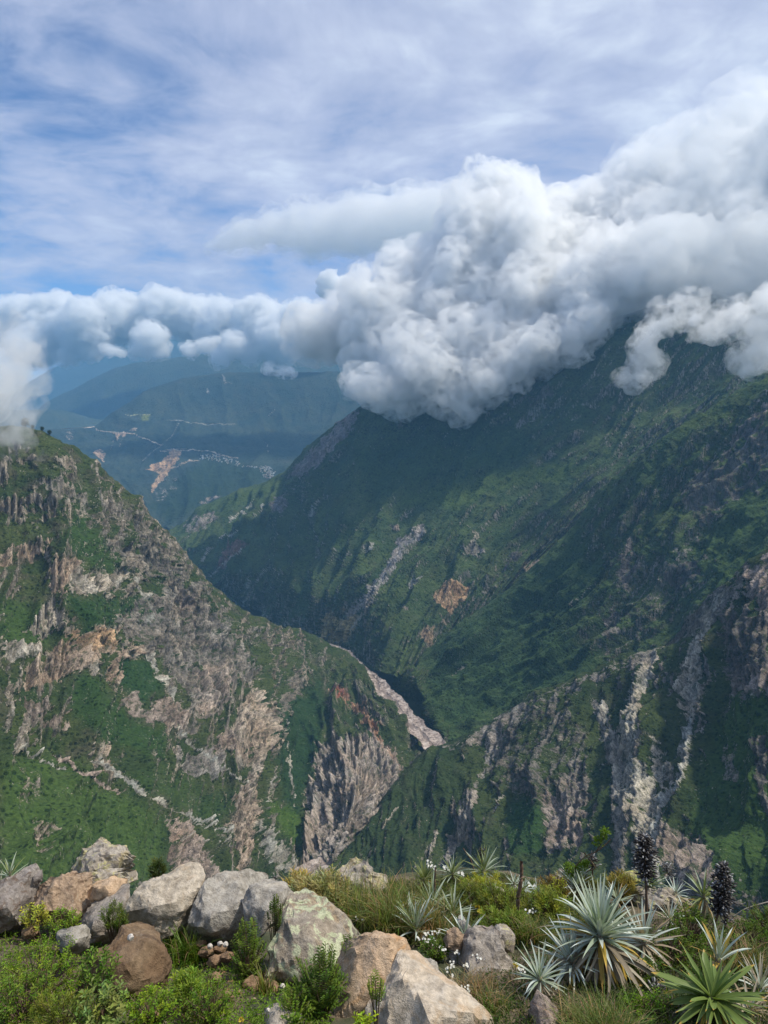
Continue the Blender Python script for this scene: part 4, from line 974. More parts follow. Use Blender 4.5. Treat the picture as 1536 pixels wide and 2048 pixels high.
def tube(path, rad, n=6):
    path = np.array(path, float); rad = np.broadcast_to(np.array(rad, float), (len(path),))
    tg = np.gradient(path, axis=0); tg /= np.linalg.norm(tg, axis=1)[:, None] + 1e-9
    ref = np.array([.3, .9, .1]) if abs(tg[0][2]) > .8 else np.array([0, 0, 1.])
    s = np.cross(tg, ref); s /= np.linalg.norm(s, axis=1)[:, None]; b = np.cross(tg, s)
    a = np.linspace(0, 2 * math.pi, n + 1)[:-1]
    V = path[:, None] + rad[:, None, None] * (np.cos(a)[None, :, None] * s[:, None] + np.sin(a)[None, :, None] * b[:, None])
    i = np.arange(len(path) - 1)[:, None] * n; j = np.arange(n)[None]; k = (j + 1) % n
    Fc = np.stack([i + j, i + k, i + n + k, i + n + j], -1).reshape(-1, 4)
    return V.reshape(-1, 3), Fc
class Soup:
    """collects pieces of one mesh"""
    def __init__(s): s.V, s.F, s.C, s.n = [], [], [], 0
    def add(s, V, F, col=None):
        V = np.asarray(V, float); F = np.asarray(F)
        if F.shape[1] == 3: F = np.concatenate([F, F[:, 2:3]], 1)
        s.V.append(V); s.F.append(F + s.n); s.n += len(V)
        c = np.array(col if col is not None else (1, 1, 1), float); s.C.append(np.broadcast_to(c, (len(V), 3)))
    def mesh(s, name, mat, smooth=False):
        V = np.concatenate(s.V); Fq = np.concatenate(s.F); tri = Fq[:, 2] == Fq[:, 3]
        if tri.all(): Fq = Fq[:, :3]
        elif tri.any():
            a = Fq[~tri]; a = np.concatenate([a[:, [0, 1, 2]], a[:, [0, 2, 3]]]); Fq = np.concatenate([a, Fq[tri][:, :3]])
        return mesh_from(name, V, Fq, mat, smooth, {'lc': np.concatenate(s.C)})
def diamonds(P0, D, L, W, N, col, sag=.15):
    """many little pointed leaves at once: P0 base, D direction, N leaf normal"""
    D = D / (np.linalg.norm(D, axis=1)[:, None] + 1e-9)
    S = np.cross(D, N); S /= np.linalg.norm(S, axis=1)[:, None] + 1e-9; N = np.cross(S, D)
    L = np.broadcast_to(L, (len(P0),))[:, None]; W = np.broadcast_to(W, (len(P0),))[:, None]
    a = P0; b = P0 + D * L * .5 + S * W * .5 + N * L * .08; c = P0 + D * L - N * L * sag; d = P0 + D * L * .5 - S * W * .5 + N * L * .08
    V = np.stack([a, b, c, d], 1).reshape(-1, 3); F_ = np.arange(len(P0) * 4).reshape(-1, 4)
    C = np.repeat(col, 4, 0)
    return V, F_, C
def rand_dir(rng, n, up=.4):
    a = rng.normal(size=(n, 3)); a /= np.linalg.norm(a, axis=1)[:, None]; a[:, 2] = a[:, 2] * .7 + up; return a / np.linalg.norm(a, axis=1)[:, None]

PUYA = {}
def puya_kit():
    sil = leaf_mat('silver_leaf', (.56, .62, .59), (.44, .52, .48), .12, .45)
    sil2 = leaf_mat('grey_green_leaf', (.33, .40, .31), (.42, .48, .39), .2, .5)
    grn = leaf_mat('green_leaf', (.19, .26, .07), (.13, .20, .05), .25, .45, tip=((.50, .33, .07), .84))
    grn2 = leaf_mat('olive_leaf', (.22, .26, .10), (.16, .20, .075), .25, .5)
    yel = leaf_mat('yellow_leaf', (.58, .40, .07), (.50, .34, .09), .3, .5, tip=((.38, .24, .10), .8))
    dry = leaf_mat('dry_leaf', (.42, .36, .28), (.24, .20, .155), .15, .8)
    dry2 = leaf_mat('dry_pale_leaf', (.44, .40, .33), (.33, .25, .16), .15, .8)
    for k, m in dict(sil=sil, sil2=sil2, grn=grn, grn2=grn2, yel=yel, dry=dry, dry2=dry2).items():
        w = {'sil': .078, 'sil2': .075, 'grn': .13, 'grn2': .075, 'yel': .10, 'dry': .085, 'dry2': .075}[k]
        PUYA[k] = [leaf_mesh('leaf', w, b, m, gutter=g, blunt=bl, twist=tw) for b, g, bl, tw in ((.12, .4, False, 0), (.45, .35, False, .1), (.9, .3, False, -.15), (1.6, .25, False, .5))]
    PUYA['cut'] = [leaf_mesh('leaf', .14, b, grn, gutter=.3, blunt=True) for b in (.1, .3, .5, .7)]
def put_leaf(parent, kind, var, base, az, el, ln, wid=1.0, roll=0.0, label=None):
    o = bpy.data.objects.new('leaf', PUYA[kind][var]); COL.objects.link(o); o.parent = parent
    M = Matrix.Translation(base) @ Matrix.Rotation(az, 4, 'Z') @ Matrix.Rotation(-el, 4, 'Y') @ Matrix.Rotation(roll, 4, 'X') @ Matrix.Diagonal((ln, ln * wid, ln, 1))
    o.matrix_local = M
    if label: o['label'] = label
    return o
def puya(px, py, rpx, n, kinds, label, seed, d=None, lift=.06, el=(86, 8), skirt=0, skirt_kind=('dry', 'yel'), skirt_len=.9, lean=(0, 0), wid=1.0, group=None, name='puya_rosette', outer=None, ln_var=.25, cutcount=0):
    """a spiky rosette: px, py is its heart, rpx the length of its leaves in photo pixels"""
    rng = np.random.default_rng(seed)
    if d is None: g = G(px, py); d = g[1]
    c = P(px, py, d); gz = float(ground_z(c[0], c[1])); s = mpp(c); L = rpx * s * 1.08
    base = Vector((c[0], c[1], gz)); root = link(name, None, None, label, 'plant', group, None, loc=base)
    h = max(c[2] - gz, .01)
    st = tube([(0, 0, -.05), (0, 0, h * .5), (0, 0, h + .02)], [L * .09, L * .10, L * .05], 7)
    link('stem', mesh_from('stem', *st, PUYA['dry'][0].materials[0], True), root)
    for i in range(n):
        t = (i + .5) / n; az = i * 2.39996 + rng.uniform(-.25, .25); e = R(el[0] + (el[1] - el[0]) * t ** .9 + rng.uniform(-13, 13))
        ln = L * (1 - ln_var * t + rng.uniform(-.14, .10)) * (.75 + .25 * min(1, t * 4))
        k = kinds[int(rng.integers(len(kinds)))] if not (outer and t > .75) else outer[int(rng.integers(len(outer)))]
        var = int(rng.choice([0, 0, 1])) if t < .45 else (int(rng.choice([0, 1, 1, 2])) if t < .85 else int(rng.choice([1, 2, 2])))
        off = Vector((math.cos(az), math.sin(az), 0)) * L * .05 * t
        put_leaf(root, k, var, Vector((0, 0, h * (1 - .12 * t))) + off, az + lean[0] * 0, e, ln, wid * rng.uniform(.85, 1.1), rng.uniform(-.2, .2))
    for i in range(skirt):
        az = i * 2.39996 + rng.uniform(-.4, .4); e = R(rng.uniform(-50, 8))
        k = skirt_kind[int(rng.integers(len(skirt_kind)))]
        put_leaf(root, k, int(rng.choice([2, 3, 3])), Vector((math.cos(az) * L * .05, math.sin(az) * L * .05, h * rng.uniform(.55, .95))), az, e, L * skirt_len * rng.uniform(.6, 1.1), rng.uniform(.7, 1.1), rng.uniform(-.5, .5))
    return root

def seed_spike(path, head, rpx, d, label, seed, n=150, col=(.055, .05, .05), stalk=3.2, col2=(.30, .30, .31)):
    """old flowering spike: path of the stalk in pixels from foot to tip; head = py range (top, bottom) of the seed head"""
    rng = np.random.default_rng(seed)
    pts = np.array([P(x, y, d) for x, y in path]); s = mpp(pts[-1])
    g = pts[0].copy(); g[2] = ground_z(g[0], g[1]) - .02
    if g[2] > pts[0][2] - .01: g[2] = pts[0][2] - .05
    pts = np.concatenate([[g], pts]); root = link('puya_seed_spike', None, None, label, 'plant', None, None, loc=Vector(pts[0]))
    pts = pts - pts[0]
    CU = catmull(pts, [6] * (len(pts) - 1), 0)
    V, Fc = tube(CU, np.linspace(stalk * s, stalk * .5 * s, len(CU)), 7)
    brown = bpy.data.materials.get('stalk_brown') or plain_mat('stalk_brown', (.12, .075, .05), (.19, .12, .085), 40)
    link('stalk', mesh_from('stalk', V, Fc, brown, True), root)
    ppx, ppy = project(CU + np.array(g)[None])
    top = CU[-1]; sel = (ppy > head[0] - 2) & (ppy < head[1] + 2); ax = CU[sel] if sel.sum() > 1 else CU[-3:]
    seg = np.linspace(0, 1, len(ax)); sp = Soup()
    cap_v, cap_f = ico(1)
    for i in range(n):
        t = (i + rng.uniform(0, 1)) / n
        c = np.array([np.interp(t, seg, ax[:, k]) for k in range(3)])
        prof = (math.sin(math.pi * min(1, max(0, (t * .86 + .1)))) ** .6)
        az = i * 2.39996 + rng.uniform(-.5, .5)
        dr = np.array([math.cos(az), math.sin(az), rng.uniform(-.5, 1.1)]); dr /= np.linalg.norm(dr)
        rr = rpx * s * prof * rng.uniform(.35, 1.0); ln = rpx * s * .38 * rng.uniform(.8, 1.2)
        m = cap_v * np.array([.30, .30, 1.0]) * ln * .55; m[:, :2] *= (1 - .45 * np.clip(m[:, 2:3] / (ln * .55), -1, 1) * -1)
        z = dr; x = np.cross(z, [0, 0, 1]); x /= np.linalg.norm(x) + 1e-9; y = np.cross(z, x)
        W = m[:, :1] * x + m[:, 1:2] * y + m[:, 2:3] * z + c + dr * rr
        sp.add(W, cap_f, np.array(col) * rng.uniform(.6, 1.3) if rng.random() < .76 else np.array(col2) * rng.uniform(.7, 1.3))
        tw = tube([c, c + dr * rr], [s * .8, s * .6], 3); sp.add(*tw, np.array(col) * .9)
    mt = bpy.data.materials.get('seed_capsule') or leaf_mat('seed_capsule', (0, 0, 0), trans=.02, rough=.55, attr=True, spec=.4)
    link('seed_head', sp.mesh('seed_head', mt, True), root, kind='stuff')
    return root
def plain_mat(name, c1, c2, sc_=20, rough=.85):
    m, t = new_mat(name); b = t.n['Principled BSDF']; b.inputs['Roughness'].default_value = rough
    pos = t.add('ShaderNodeTexCoord').outputs['Object']
    t.l.new(t.mix(t.smooth(t.noise(pos, sc_, 4, .6), .35, .65), c1, c2), b.inputs['Base Color']); return m

def shrub(px, py, rx, ry, label, seed, style='leafy', col=(.07, .13, .02), n=260, d=None, leaf=7.0, dens=1.0, name='shrub', flowers=None):
    """px, py: middle of the crown in pixels, rx, ry its half size"""
    rng = np.random.default_rng(seed)
    foot = G(px, min(py + ry * .9, 2200)); dd = d or foot[1]
    c = P(px, py, dd); s = mpp(c); gz = float(ground_z(c[0], c[1])); base = np.array([c[0], c[1], gz])
    root = link(name, None, None, label, 'plant', None, None, loc=Vector(base))
    fol, stm = Soup(), Soup(); cl = c - base
    if cl[2] < 0.02: cl[2] = .02
    mt = bpy.data.materials.get('foliage') or leaf_mat('foliage', (0, 0, 0), trans=.35, rough=.5, attr=True)
    br = bpy.data.materials.get('twig_brown') or plain_mat('twig_brown', (.10, .065, .04), (.17, .12, .08), 60)
    lf = leaf * s
    for i in range(n):
        a = rng.normal(size=3); a /= np.linalg.norm(a); rr = rng.uniform(.35, 1.0) ** .6
        bump = 1 + .22 * math.sin(a[0] * 5 + seed) * math.cos(a[2] * 4 + seed * 2)
        tip = cl + a * rr * bump * np.array([rx * s, rx * s * .9, ry * s]); tip[2] = max(tip[2], .01)
        org = np.array([rng.normal() * rx * s * .12, rng.normal() * rx * s * .12, 0])
        dr = tip - org * .3 - np.array([0, 0, cl[2] * .2]); dr /= np.linalg.norm(dr) + 1e-9; dr = dr + np.array([0, 0, .35]); dr /= np.linalg.norm(dr)
        m = 9 if style == 'fern' else (7 if style == 'leafy' else 12)
        sl = lf * (3.2 if style == 'fern' else 1.9 if style == 'leafy' else 2.2)
        tt = np.linspace(.1, 1, m)[:, None]; P0 = tip - dr * sl * (1 - tt)
        az = np.arange(m) * (math.pi if style == 'fern' else 2.4) + rng.uniform(0, 6)
        x = np.cross(dr, [0, 0, 1]); x /= np.linalg.norm(x) + 1e-9; y = np.cross(dr, x)
        if style == 'fern': rad = np.sign(np.cos(az))[:, None] * x * .9 + dr * .6
        else: rad = np.cos(az)[:, None] * x + np.sin(az)[:, None] * y + dr * (.7 if style == 'leafy' else 1.3)
        W = {'fern': .30, 'leafy': .48, 'fine': .16}[style]; Ls = {'fern': 1.1, 'leafy': .85, 'fine': 1.5}[style]
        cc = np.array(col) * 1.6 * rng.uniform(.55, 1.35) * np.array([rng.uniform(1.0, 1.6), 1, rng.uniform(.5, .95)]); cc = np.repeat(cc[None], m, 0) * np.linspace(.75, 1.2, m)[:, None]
        N = np.repeat((dr * .6 + np.array([0, -.2, .8]))[None], m, 0) + rng.normal(size=(m, 3)) * .35
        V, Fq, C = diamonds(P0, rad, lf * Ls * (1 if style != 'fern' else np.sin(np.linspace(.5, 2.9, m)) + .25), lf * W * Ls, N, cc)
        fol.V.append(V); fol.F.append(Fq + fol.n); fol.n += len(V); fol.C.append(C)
        if i % 4 == 0:
            mid = (org + tip) / 2 + np.array([0, 0, .01]); stm.add(*tube([org, mid, tip], [s * 1.6, s * 1.0, s * .5], 4))
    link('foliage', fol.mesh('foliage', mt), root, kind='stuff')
    link('stem', stm.mesh('stem', br, True), root)
    return root

def blades(rng, bases, s, length, width, col, lean=.5, var=.3, segs=4):
    """grass blades as one soup; bases (n,3)"""
    n = len(bases); L = length * rng.uniform(1 - var, 1 + var, n) * s; az = rng.uniform(0, 2 * math.pi, n); bend = rng.uniform(.1, 1.0, n) * lean
    dirx = np.stack([np.cos(az), np.sin(az), np.zeros(n)], 1); side = np.stack([-np.sin(az), np.cos(az), np.zeros(n)], 1)
    rows = []
    for k in range(segs + 1):
        t = k / segs; a = bend * (t ** 1.4) * 1.5
        p = bases + dirx * (np.sin(a) * t * L)[:, None] + np.array([0, 0, 1.]) * (np.cos(a * .8) * t * L)[:, None]
        w = width * s * (1 - t ** 1.6) * .5 + 1e-4
        rows += [p - side * w, p + side * w]
    V = np.stack(rows, 1).reshape(-1, 3); b = np.arange(n)[:, None] * (2 * (segs + 1))
    Fq = np.concatenate([np.stack([b[:, 0] + 2 * k, b[:, 0] + 2 * k + 1, b[:, 0] + 2 * k + 3, b[:, 0] + 2 * k + 2], 1) for k in range(segs)])
    C = np.array(col) * rng.uniform(.6, 1.4, (n, 1)) * np.stack([rng.uniform(.8, 1.5, n), np.ones(n), rng.uniform(.7, 1.2, n)], 1)
    C = np.repeat(C, 2 * (segs + 1), 0)
    return V, Fq, C
def add_blades(sp, *a, **k):
    V, Fq, C = blades(*a, **k); sp.V.append(V); sp.F.append(Fq + sp.n); sp.n += len(V); sp.C.append(C)
def tussock(px, py, rpx, hpx, n, col, label, seed, dry=.2, lean=.8, width=2.2, name='grass_tussock', d=None):
    rng = np.random.default_rng(seed); g = G(px, py) if d is None else None
    if d is not None: g = P(px, py, d); g[2] = ground_z(g[0], g[1])
    s = mpp(g); root = link(name, None, None, label, 'grass', None, None, loc=Vector(g))
    sp = Soup(); k = int(n * (1 - dry))
    q = rng.normal(size=(n, 2)) * rpx * .38 * s; bs = np.stack([q[:, 0], q[:, 1] * .8, np.zeros(n) - .01], 1)
    add_blades(sp, rng, bs[:k], s, hpx, width, col, lean=lean)
    add_blades(sp, rng, bs[k:], s, hpx * .95, width * .9, (.30, .25, .14), lean=lean * 1.1)
    link('blade', sp.mesh('blade', bpy.data.materials['foliage']), root, kind='stuff')
    return root
def white_flowers(spots, label, seed, group):
    rng = np.random.default_rng(seed)
    wm = bpy.data.materials.get('white_petal') or plain_mat('white_petal', (.78, .78, .74), (.62, .62, .56), 90)
    for (px, py) in spots:
        foot = G(px + rng.uniform(-6, 6), py + rng.uniform(18, 30)); d = foot[1]; c = P(px, py, d); s = mpp(c)
        root = link('white_flower', None, None, label, 'flower', group, None, loc=Vector(foot)); h = c - foot; h[2] = max(h[2], .02)
        mid = h * .5 + rng.normal(size=3) * s * 3
        link('stem', mesh_from('stem', *tube([(0, 0, 0), mid, h], [s * .9, s * .8, s * .6], 4), bpy.data.materials['twig_green'], True), root)
        sp = Soup(); r = s * rng.uniform(2.8, 4.4)
        for k in range(int(rng.integers(3, 6))):
            cc = h + rng.normal(size=3) * r * np.array([.8, .5, .45])
            m = 9; az = np.arange(m) * 2 * math.pi / m
            up = np.array([rng.normal() * .3, -.5, 1]); up /= np.linalg.norm(up); x = np.cross(up, [0, 1, 0]); x /= np.linalg.norm(x); y = np.cross(up, x)
            D = np.cos(az)[:, None] * x + np.sin(az)[:, None] * y + up * .25
            V, Fq, C = diamonds(np.repeat(cc[None], m, 0), D, r * .62, r * .42, np.repeat(up[None], m, 0), np.ones((m, 3)), .05)
            sp.V.append(V); sp.F.append(Fq + sp.n); sp.n += len(V); sp.C.append(C)
        link('flower_head', sp.mesh('flower_head', wm), root)
def in_poly(px, py, poly): return poly_sd(px, py, poly) > 0
def scatter(rng, n, poly):
    pa = np.array(poly, float); out = np.zeros((0, 2))
    while len(out) < n:
        q = rng.uniform(pa.min(0), pa.max(0), (n * 2, 2)); q = q[in_poly(q[:, 0], q[:, 1], poly)]; out = np.concatenate([out, q])
    return out[:n]

def build_plants():
    leaf_mat('foliage', (0, 0, 0), trans=.45, rough=.5, attr=True); plain_mat('twig_green', (.10, .13, .05), (.16, .15, .08), 60); plain_mat('twig_brown', (.10, .065, .04), (.17, .12, .08), 60)
    puya_kit()
    # --- rosettes, right to left
    puya(1200,1868,98,90,['sil','sil','sil2'],'largest silver rosette with a skirt of dead leaves, right of centre',301,d=3.52,el=(88,5),skirt=120,skirt_kind=('dry','dry','yel','dry2'),skirt_len=1.1,outer=['sil','sil2','yel'])
    puya(1143,1925,70,52,['sil'],'silver rosette close left of the largest one',302,d=3.5,el=(85,0),skirt=30,skirt_kind=('dry','yel','dry2'))
    puya(1080,1958,58,42,['sil','sil2'],'small silver rosette with hanging straw leaves beside the grey slab',303,d=3.3,el=(84,-5),skirt=16,skirt_kind=('dry2','dry'))
    puya(1424,1998,82,80,['grn','cut','grn'],'broad green rosette with yellow leaf edges in the lower right corner',304,d=3.0,el=(58,-38),skirt=44,skirt_kind=('dry','yel','dry'),outer=['grn','yel','cut','yel'],wid=.85)
    puya(1437,1918,66,22,['sil','sil','yel'],'silver leaves standing up behind the broad green rosette',305,d=3.45,el=(86,40),skirt=0)
    puya(1288,1884,70,44,['sil','dry2'],'half dead silver rosette behind the largest one',306,d=3.75,el=(86,5),skirt=40,skirt_kind=('dry','dry2'))
    puya(1408,1792,46,34,['grn2','grn2','sil2'],'yellow green rosette on the slope edge before the right seed spike',307,d=4.5,el=(84,-5),skirt=12,skirt_kind=('yel','dry2'))
    puya(1352,1788,30,26,['sil'],'small silver rosette on the rock between the seed spikes',308,d=4.75,el=(80,0))
    puya(1298,1770,46,40,['sil2','grn2'],'dark green rosette round the foot of the tallest seed spike',309,d=4.9,el=(82,0),skirt=8,skirt_kind=('dry',))
    puya(1152,1775,44,34,['sil','sil2'],'silver green rosette behind the largest one at the slope edge',310,d=4.9,el=(84,4))
    puya(1340,1838,36,26,['sil','dry2'],'small pale rosette above the dark shrubs at right',311,d=4.3,el=(84,5))
    puya(1075,1788,30,26,['sil'],'small silver rosette right of the bare brown stalk top',312,d=4.9,el=(82,0))
    puya(1048,1778,24,22,['sil'],'tiny silver rosette just behind the bare brown stalk',313,d=5.1,el=(82,0))
    puya(1028,1768,26,22,['sil2','sil'],'tiny grey rosette left of the bare brown stalk top',314,d=5.2,el=(82,0))
    puya(905,1748,34,36,['grn2','sil2'],'small dark rosette high on the slope edge among white flowers',315,d=5.3,el=(84,-10),skirt=6,skirt_kind=('dry2',))
    puya(968,1742,46,44,['grn2','sil2'],'bushy green rosette crowning the mound at the slope edge',316,d=5.3,el=(84,-5),skirt=6,skirt_kind=('dry',))
    puya(848,1760,40,40,['grn2','grn2'],'yellow green rosette at the slope edge right of the jagged rock',317,d=5.2,el=(84,-5),skirt=8,skirt_kind=('dry','yel'))
    puya(862,1815,56,44,['grn2','sil2'],'olive rosette in the middle of the grassy slope',318,d=4.7,el=(84,5),skirt=10,skirt_kind=('dry','yel'))
    puya(905,1828,52,40,['grn2','sil2'],'green rosette right of the olive one on the grassy slope',319,d=4.55,el=(84,5),skirt=6,skirt_kind=('dry',))
    puya(832,1862,64,36,['sil','sil2','grn2'],'silver grey tuft rising from grass above the orange boulder',320,d=4.1,el=(86,25),skirt=4,skirt_kind=('dry2',))
    puya(930,1880,60,22,['sil'],'silver spears growing from behind the tall grey slab',321,d=3.95,el=(78,20),skirt=0)
    puya(820,1838,44,30,['sil','grn2'],'pale spiky tuft on the left side of the olive rosette',324,d=4.4,el=(84,15))
    puya(1520,1985,60,30,['sil','dry2'],'silver and straw rosette cut off by the right picture edge',322,d=3.4,el=(84,0),skirt=14,skirt_kind=('dry','dry2'))
    puya(1500,2030,52,20,['dry2','sil'],'withered rosette at the bottom right corner',323,d=3.1,el=(70,-10),skirt=10,skirt_kind=('dry',))
    puya(985,1790,30,24,['sil2','sil'],'little grey rosette in the cushion plants',325,d=4.9,el=(82,0))
    puya(1235,1800,34,26,['sil2','dry2'],'small greyish rosette between the yellow rock and largest rosette',326,d=4.6,el=(82,0))
    puya(20,1748,34,26,['grn2','sil2'],'small dark tufted rosette on the wall at the left picture edge',327,d=4.5,el=(80,0))
    # --- seed spikes
    seed_spike([(1294,1880),(1293,1800),(1291,1740),(1289,1672)], (1670,1757), 22, 4.3, 'tallest black seed spike on a thin brown stalk', 401, n=430)
    seed_spike([(1412,1890),(1428,1850),(1443,1800),(1447,1730)], (1728,1832), 21, 4.1, 'leaning black seed spike near the right picture edge', 402, n=430)
    seed_spike([(1440,1895),(1448,1862),(1455,1820)], (1812,1850), 13, 4.15, 'short dark seed spike close behind the leaning one', 403, n=60)
    seed_spike([(1184,1790),(1185,1750),(1184,1712)], (1712,1738), 15, 5.0, 'small dark seed head behind the largest silver rosette', 404, n=60, stalk=2)
    seed_spike([(1352,1790),(1345,1765),(1330,1728)], (1728,1758), 13, 4.9, 'small grey seed head right of the tallest spike', 405, n=90, col=(.12,.12,.12), col2=(.34,.35,.36), stalk=1.6)
    seed_spike([(962,1745),(964,1720),(962,1695)], (1694,1716), 9, 5.4, 'tiny black seed head above the grassy mound', 406, n=50, stalk=1.4)
    seed_spike([(548,1790),(549,1770),(549,1752)], (1752,1772), 9, 4.9, 'tiny speckled seed head peeping over the grey boulders', 407, n=45, col=(.10,.10,.10), col2=(.4,.4,.4), stalk=1.2)
    # fallen seed ball
    rng = np.random.default_rng(55)
    seed_spike([(1308,2010),(1310,1990),(1312,1975)], (1972,2006), 22, 3.35, 'round heap of black seed husks in the hollow beside the green rosette', 408, n=150, stalk=1.5)
    # --- bare stalks
    brown = bpy.data.materials.get('stalk_brown')
    for path, rad, d, lab in (([(1046,1895),(1038,1850),(1036,1800),(1042,1760),(1043,1724)], [3.8,3.4,3.2,3.4,2.8], 4.35, 'bare brown dead stalk standing alone right of the middle'),
                              ([(949,1750),(944,1725),(936,1710),(926,1696)], [1.5,1.2,1,.8], 5.5, 'thin black bent stalk sticking up from the grassy mound'),
                              ([(869,1790),(870,1760),(871,1735)], [2,1.8,1.4], 5.1, 'short brown stalk beside the white flowers on the edge')):
        pts = np.array([P(x, y, d) for x, y in path]); g = pts[0].copy(); g[2] = min(ground_z(g[0], g[1]), g[2]) - .03; s = mpp(g)
        pts = np.concatenate([[g], pts]); rad = np.array([rad[0]] + rad) * s
        C4 = catmull(np.concatenate([pts - g, rad[:, None]], 1), [6] * (len(pts) - 1), 0)
        C4[:, :3] += np.random.default_rng(3).normal(size=(len(C4), 3)) * s * .25
        o = link('dead_stalk', mesh_from('dead_stalk', *tube(C4[:, :3], C4[:, 3], 8), brown, True), None, lab, 'plant', None, None, loc=Vector(g))
    # --- shrubs
    Gn = (.075, .145, .018); Dk = (.030, .066, .014); Yl = (.13, .19, .025); Sg = (.12, .16, .08)
    shrub(70,1832,26,20,'yellow green small leaved plant by the leftmost rocks',501,'leafy',(.20,.27,.05),70,leaf=6,d=3.95)
    shrub(228,1832,20,26,'small dark green shrub growing in the gap beside the slanted slab',502,'fine',(.055,.10,.016),90,leaf=5,d=3.75)
    shrub(130,1842,30,18,'bright green cushion before the reddish tan rock',503,'leafy',(.10,.20,.02),90,leaf=5,d=3.8)
    shrub(495,1905,34,62,'leafy green shrub between the shadowed boulder and the lichen boulder',504,'fern',(.06,.12,.018),150,leaf=7,d=3.5)
    shrub(549,1820,13,30,'slim dark shrub in front of the wedged blue grey block',505,'fern',(.045,.09,.016),50,leaf=5.5,d=3.62)
    shrub(640,1965,48,56,'dense fern like bush at the foot of the lichen boulder',506,'fern',(.05,.105,.016),230,leaf=8,d=3.1)
    shrub(585,2015,40,34,'bright fern like bush lower left of the lichen boulder',507,'fern',(.075,.15,.02),120,leaf=8,d=3.0)
    shrub(752,1965,15,26,'sprig growing in the joint between the orange and beige boulders',508,'fern',(.09,.16,.03),24,leaf=7,d=2.93)
    shrub(698,1882,15,14,'tiny sprig on the shoulder of the lichen boulder',509,'fern',(.07,.14,.02),16,leaf=6,d=3.35)
    shrub(728,2042,20,14,'bright yellow green sprig at the bottom under the orange boulder',510,'leafy',(.16,.27,.02),30,leaf=8,d=2.8)
    shrub(198,1935,32,44,'leafy sprig standing before the brown earth coated boulder',511,'leafy',(.07,.15,.03),60,leaf=9,d=3.0)
    shrub(300,2010,46,28,'bright green bush right below the brown boulder',512,'leafy',(.10,.20,.02),200,leaf=6,d=2.95)
    shrub(80,1940,76,36,'wide low bright green bush on the left slope',513,'leafy',(.095,.19,.02),300,leaf=5.5,d=3.3)
    shrub(40,1995,60,40,'mid green bush in the lower left corner',514,'leafy',(.075,.15,.022),260,leaf=6.5,d=2.95)
    shrub(205,2015,50,36,'broad leaved grey green plant at the bottom left',515,'leafy',(.10,.17,.06),110,leaf=11,d=2.75)
    shrub(120,2030,50,30,'olive bush at the bottom left between two greener ones',516,'fine',(.09,.14,.025),200,leaf=6,d=2.8)
    shrub(1382,1855,44,34,'dark green shrub below the yellow green rosette at right',517,'leafy',(.06,.12,.018),260,leaf=5,d=4.0)
    shrub(1350,1905,52,36,'mid green shrub left of the broad green rosette',518,'leafy',(.05,.105,.018),280,leaf=5.5,d=3.75)
    shrub(1500,1885,46,46,'dark shrub at the right picture edge above the withered leaves',519,'leafy',(.045,.095,.016),280,leaf=5,d=4.0)
    shrub(1540,1860,40,36,'dark green shrub cut by the right edge, higher than its neighbour',520,'fine',(.045,.09,.016),200,leaf=6,d=4.2)
    shrub(970,1778,44,22,'yellow green feathery cushion below the grassy mound',521,'fine',(.15,.20,.03),220,leaf=5,d=5.0)
    shrub(1000,1815,56,30,'largest green cushion plant on the slope left of the bare stalk',522,'fine',(.075,.12,.02),340,leaf=6,d=4.6)
    shrub(940,1795,34,22,'dark feathery cushion between rosettes on the slope',523,'fine',(.06,.10,.02),200,leaf=5,d=4.8)
    shrub(1092,1815,40,32,'feathery green cushion right of the bare stalk',524,'fine',(.11,.17,.03),260,leaf=6,d=4.5)
    shrub(1110,1775,30,20,'dry brownish cushion at the slope edge right of the stalk',525,'fine',(.10,.10,.04),160,leaf=5,d=4.9)
    shrub(1120,1772,14,16,'bright green tuft on the slope edge right of the stalk',526,'leafy',(.16,.24,.03),40,leaf=5,d=4.85)
    shrub(1015,1850,44,26,'green herbs behind the tall grey slab',527,'fine',(.08,.14,.02),200,leaf=6,d=4.2)
    shrub(1290,1985,36,36,'low dark leaved plant in the hollow left of the green rosette',528,'leafy',(.035,.085,.012),150,leaf=6,d=3.45)
    shrub(1300,2035,52,26,'bright green low plant at the bottom right',529,'leafy',(.075,.17,.015),180,leaf=6.5,d=3.1)
    shrub(315,1738,16,16,'small dark plant peeping over the palest boulder',530,'fine',(.03,.055,.015),60,leaf=6,d=4.7)
    shrub(640,1790,52,34,'grey green sage like bush left of the jagged rock',531,'fine',(.17,.20,.11),280,leaf=8,d=4.75)
    shrub(600,1775,30,26,'pale grassy bush behind the wedged blue grey block',532,'fine',(.20,.21,.10),130,leaf=9,d=4.9)
    shrub(1240,1770,26,22,'olive bush before the yellow lichened rock',533,'fine',(.12,.13,.035),120,leaf=6,d=4.85)
    shrub(1180,1780,30,20,'low dark cushion behind the largest silver rosette',534,'fine',(.06,.085,.02),140,leaf=5,d=4.9)
    shrub(1460,1905,40,30,'feathery green bush behind the broad green rosette',535,'leafy',(.06,.12,.02),180,leaf=5,d=3.85)
    shrub(420,2000,44,34,'mid green leafy bush among grass left of centre',536,'leafy',(.075,.155,.02),150,leaf=6,d=3.0)
    shrub(375,1975,30,26,'grassy green bush right of the brown boulder',537,'fine',(.10,.19,.025),130,leaf=7,d=3.15)
    shrub(870,1895,26,20,'dark green leafy plant under the white flowers',538,'leafy',(.055,.12,.018),80,leaf=6,d=3.75)
    # twiggy shrub against the far slope
    d = 4.95; foot = P(1172, 1800, d); foot[2] = ground_z(foot[0], foot[1]); s = mpp(foot)
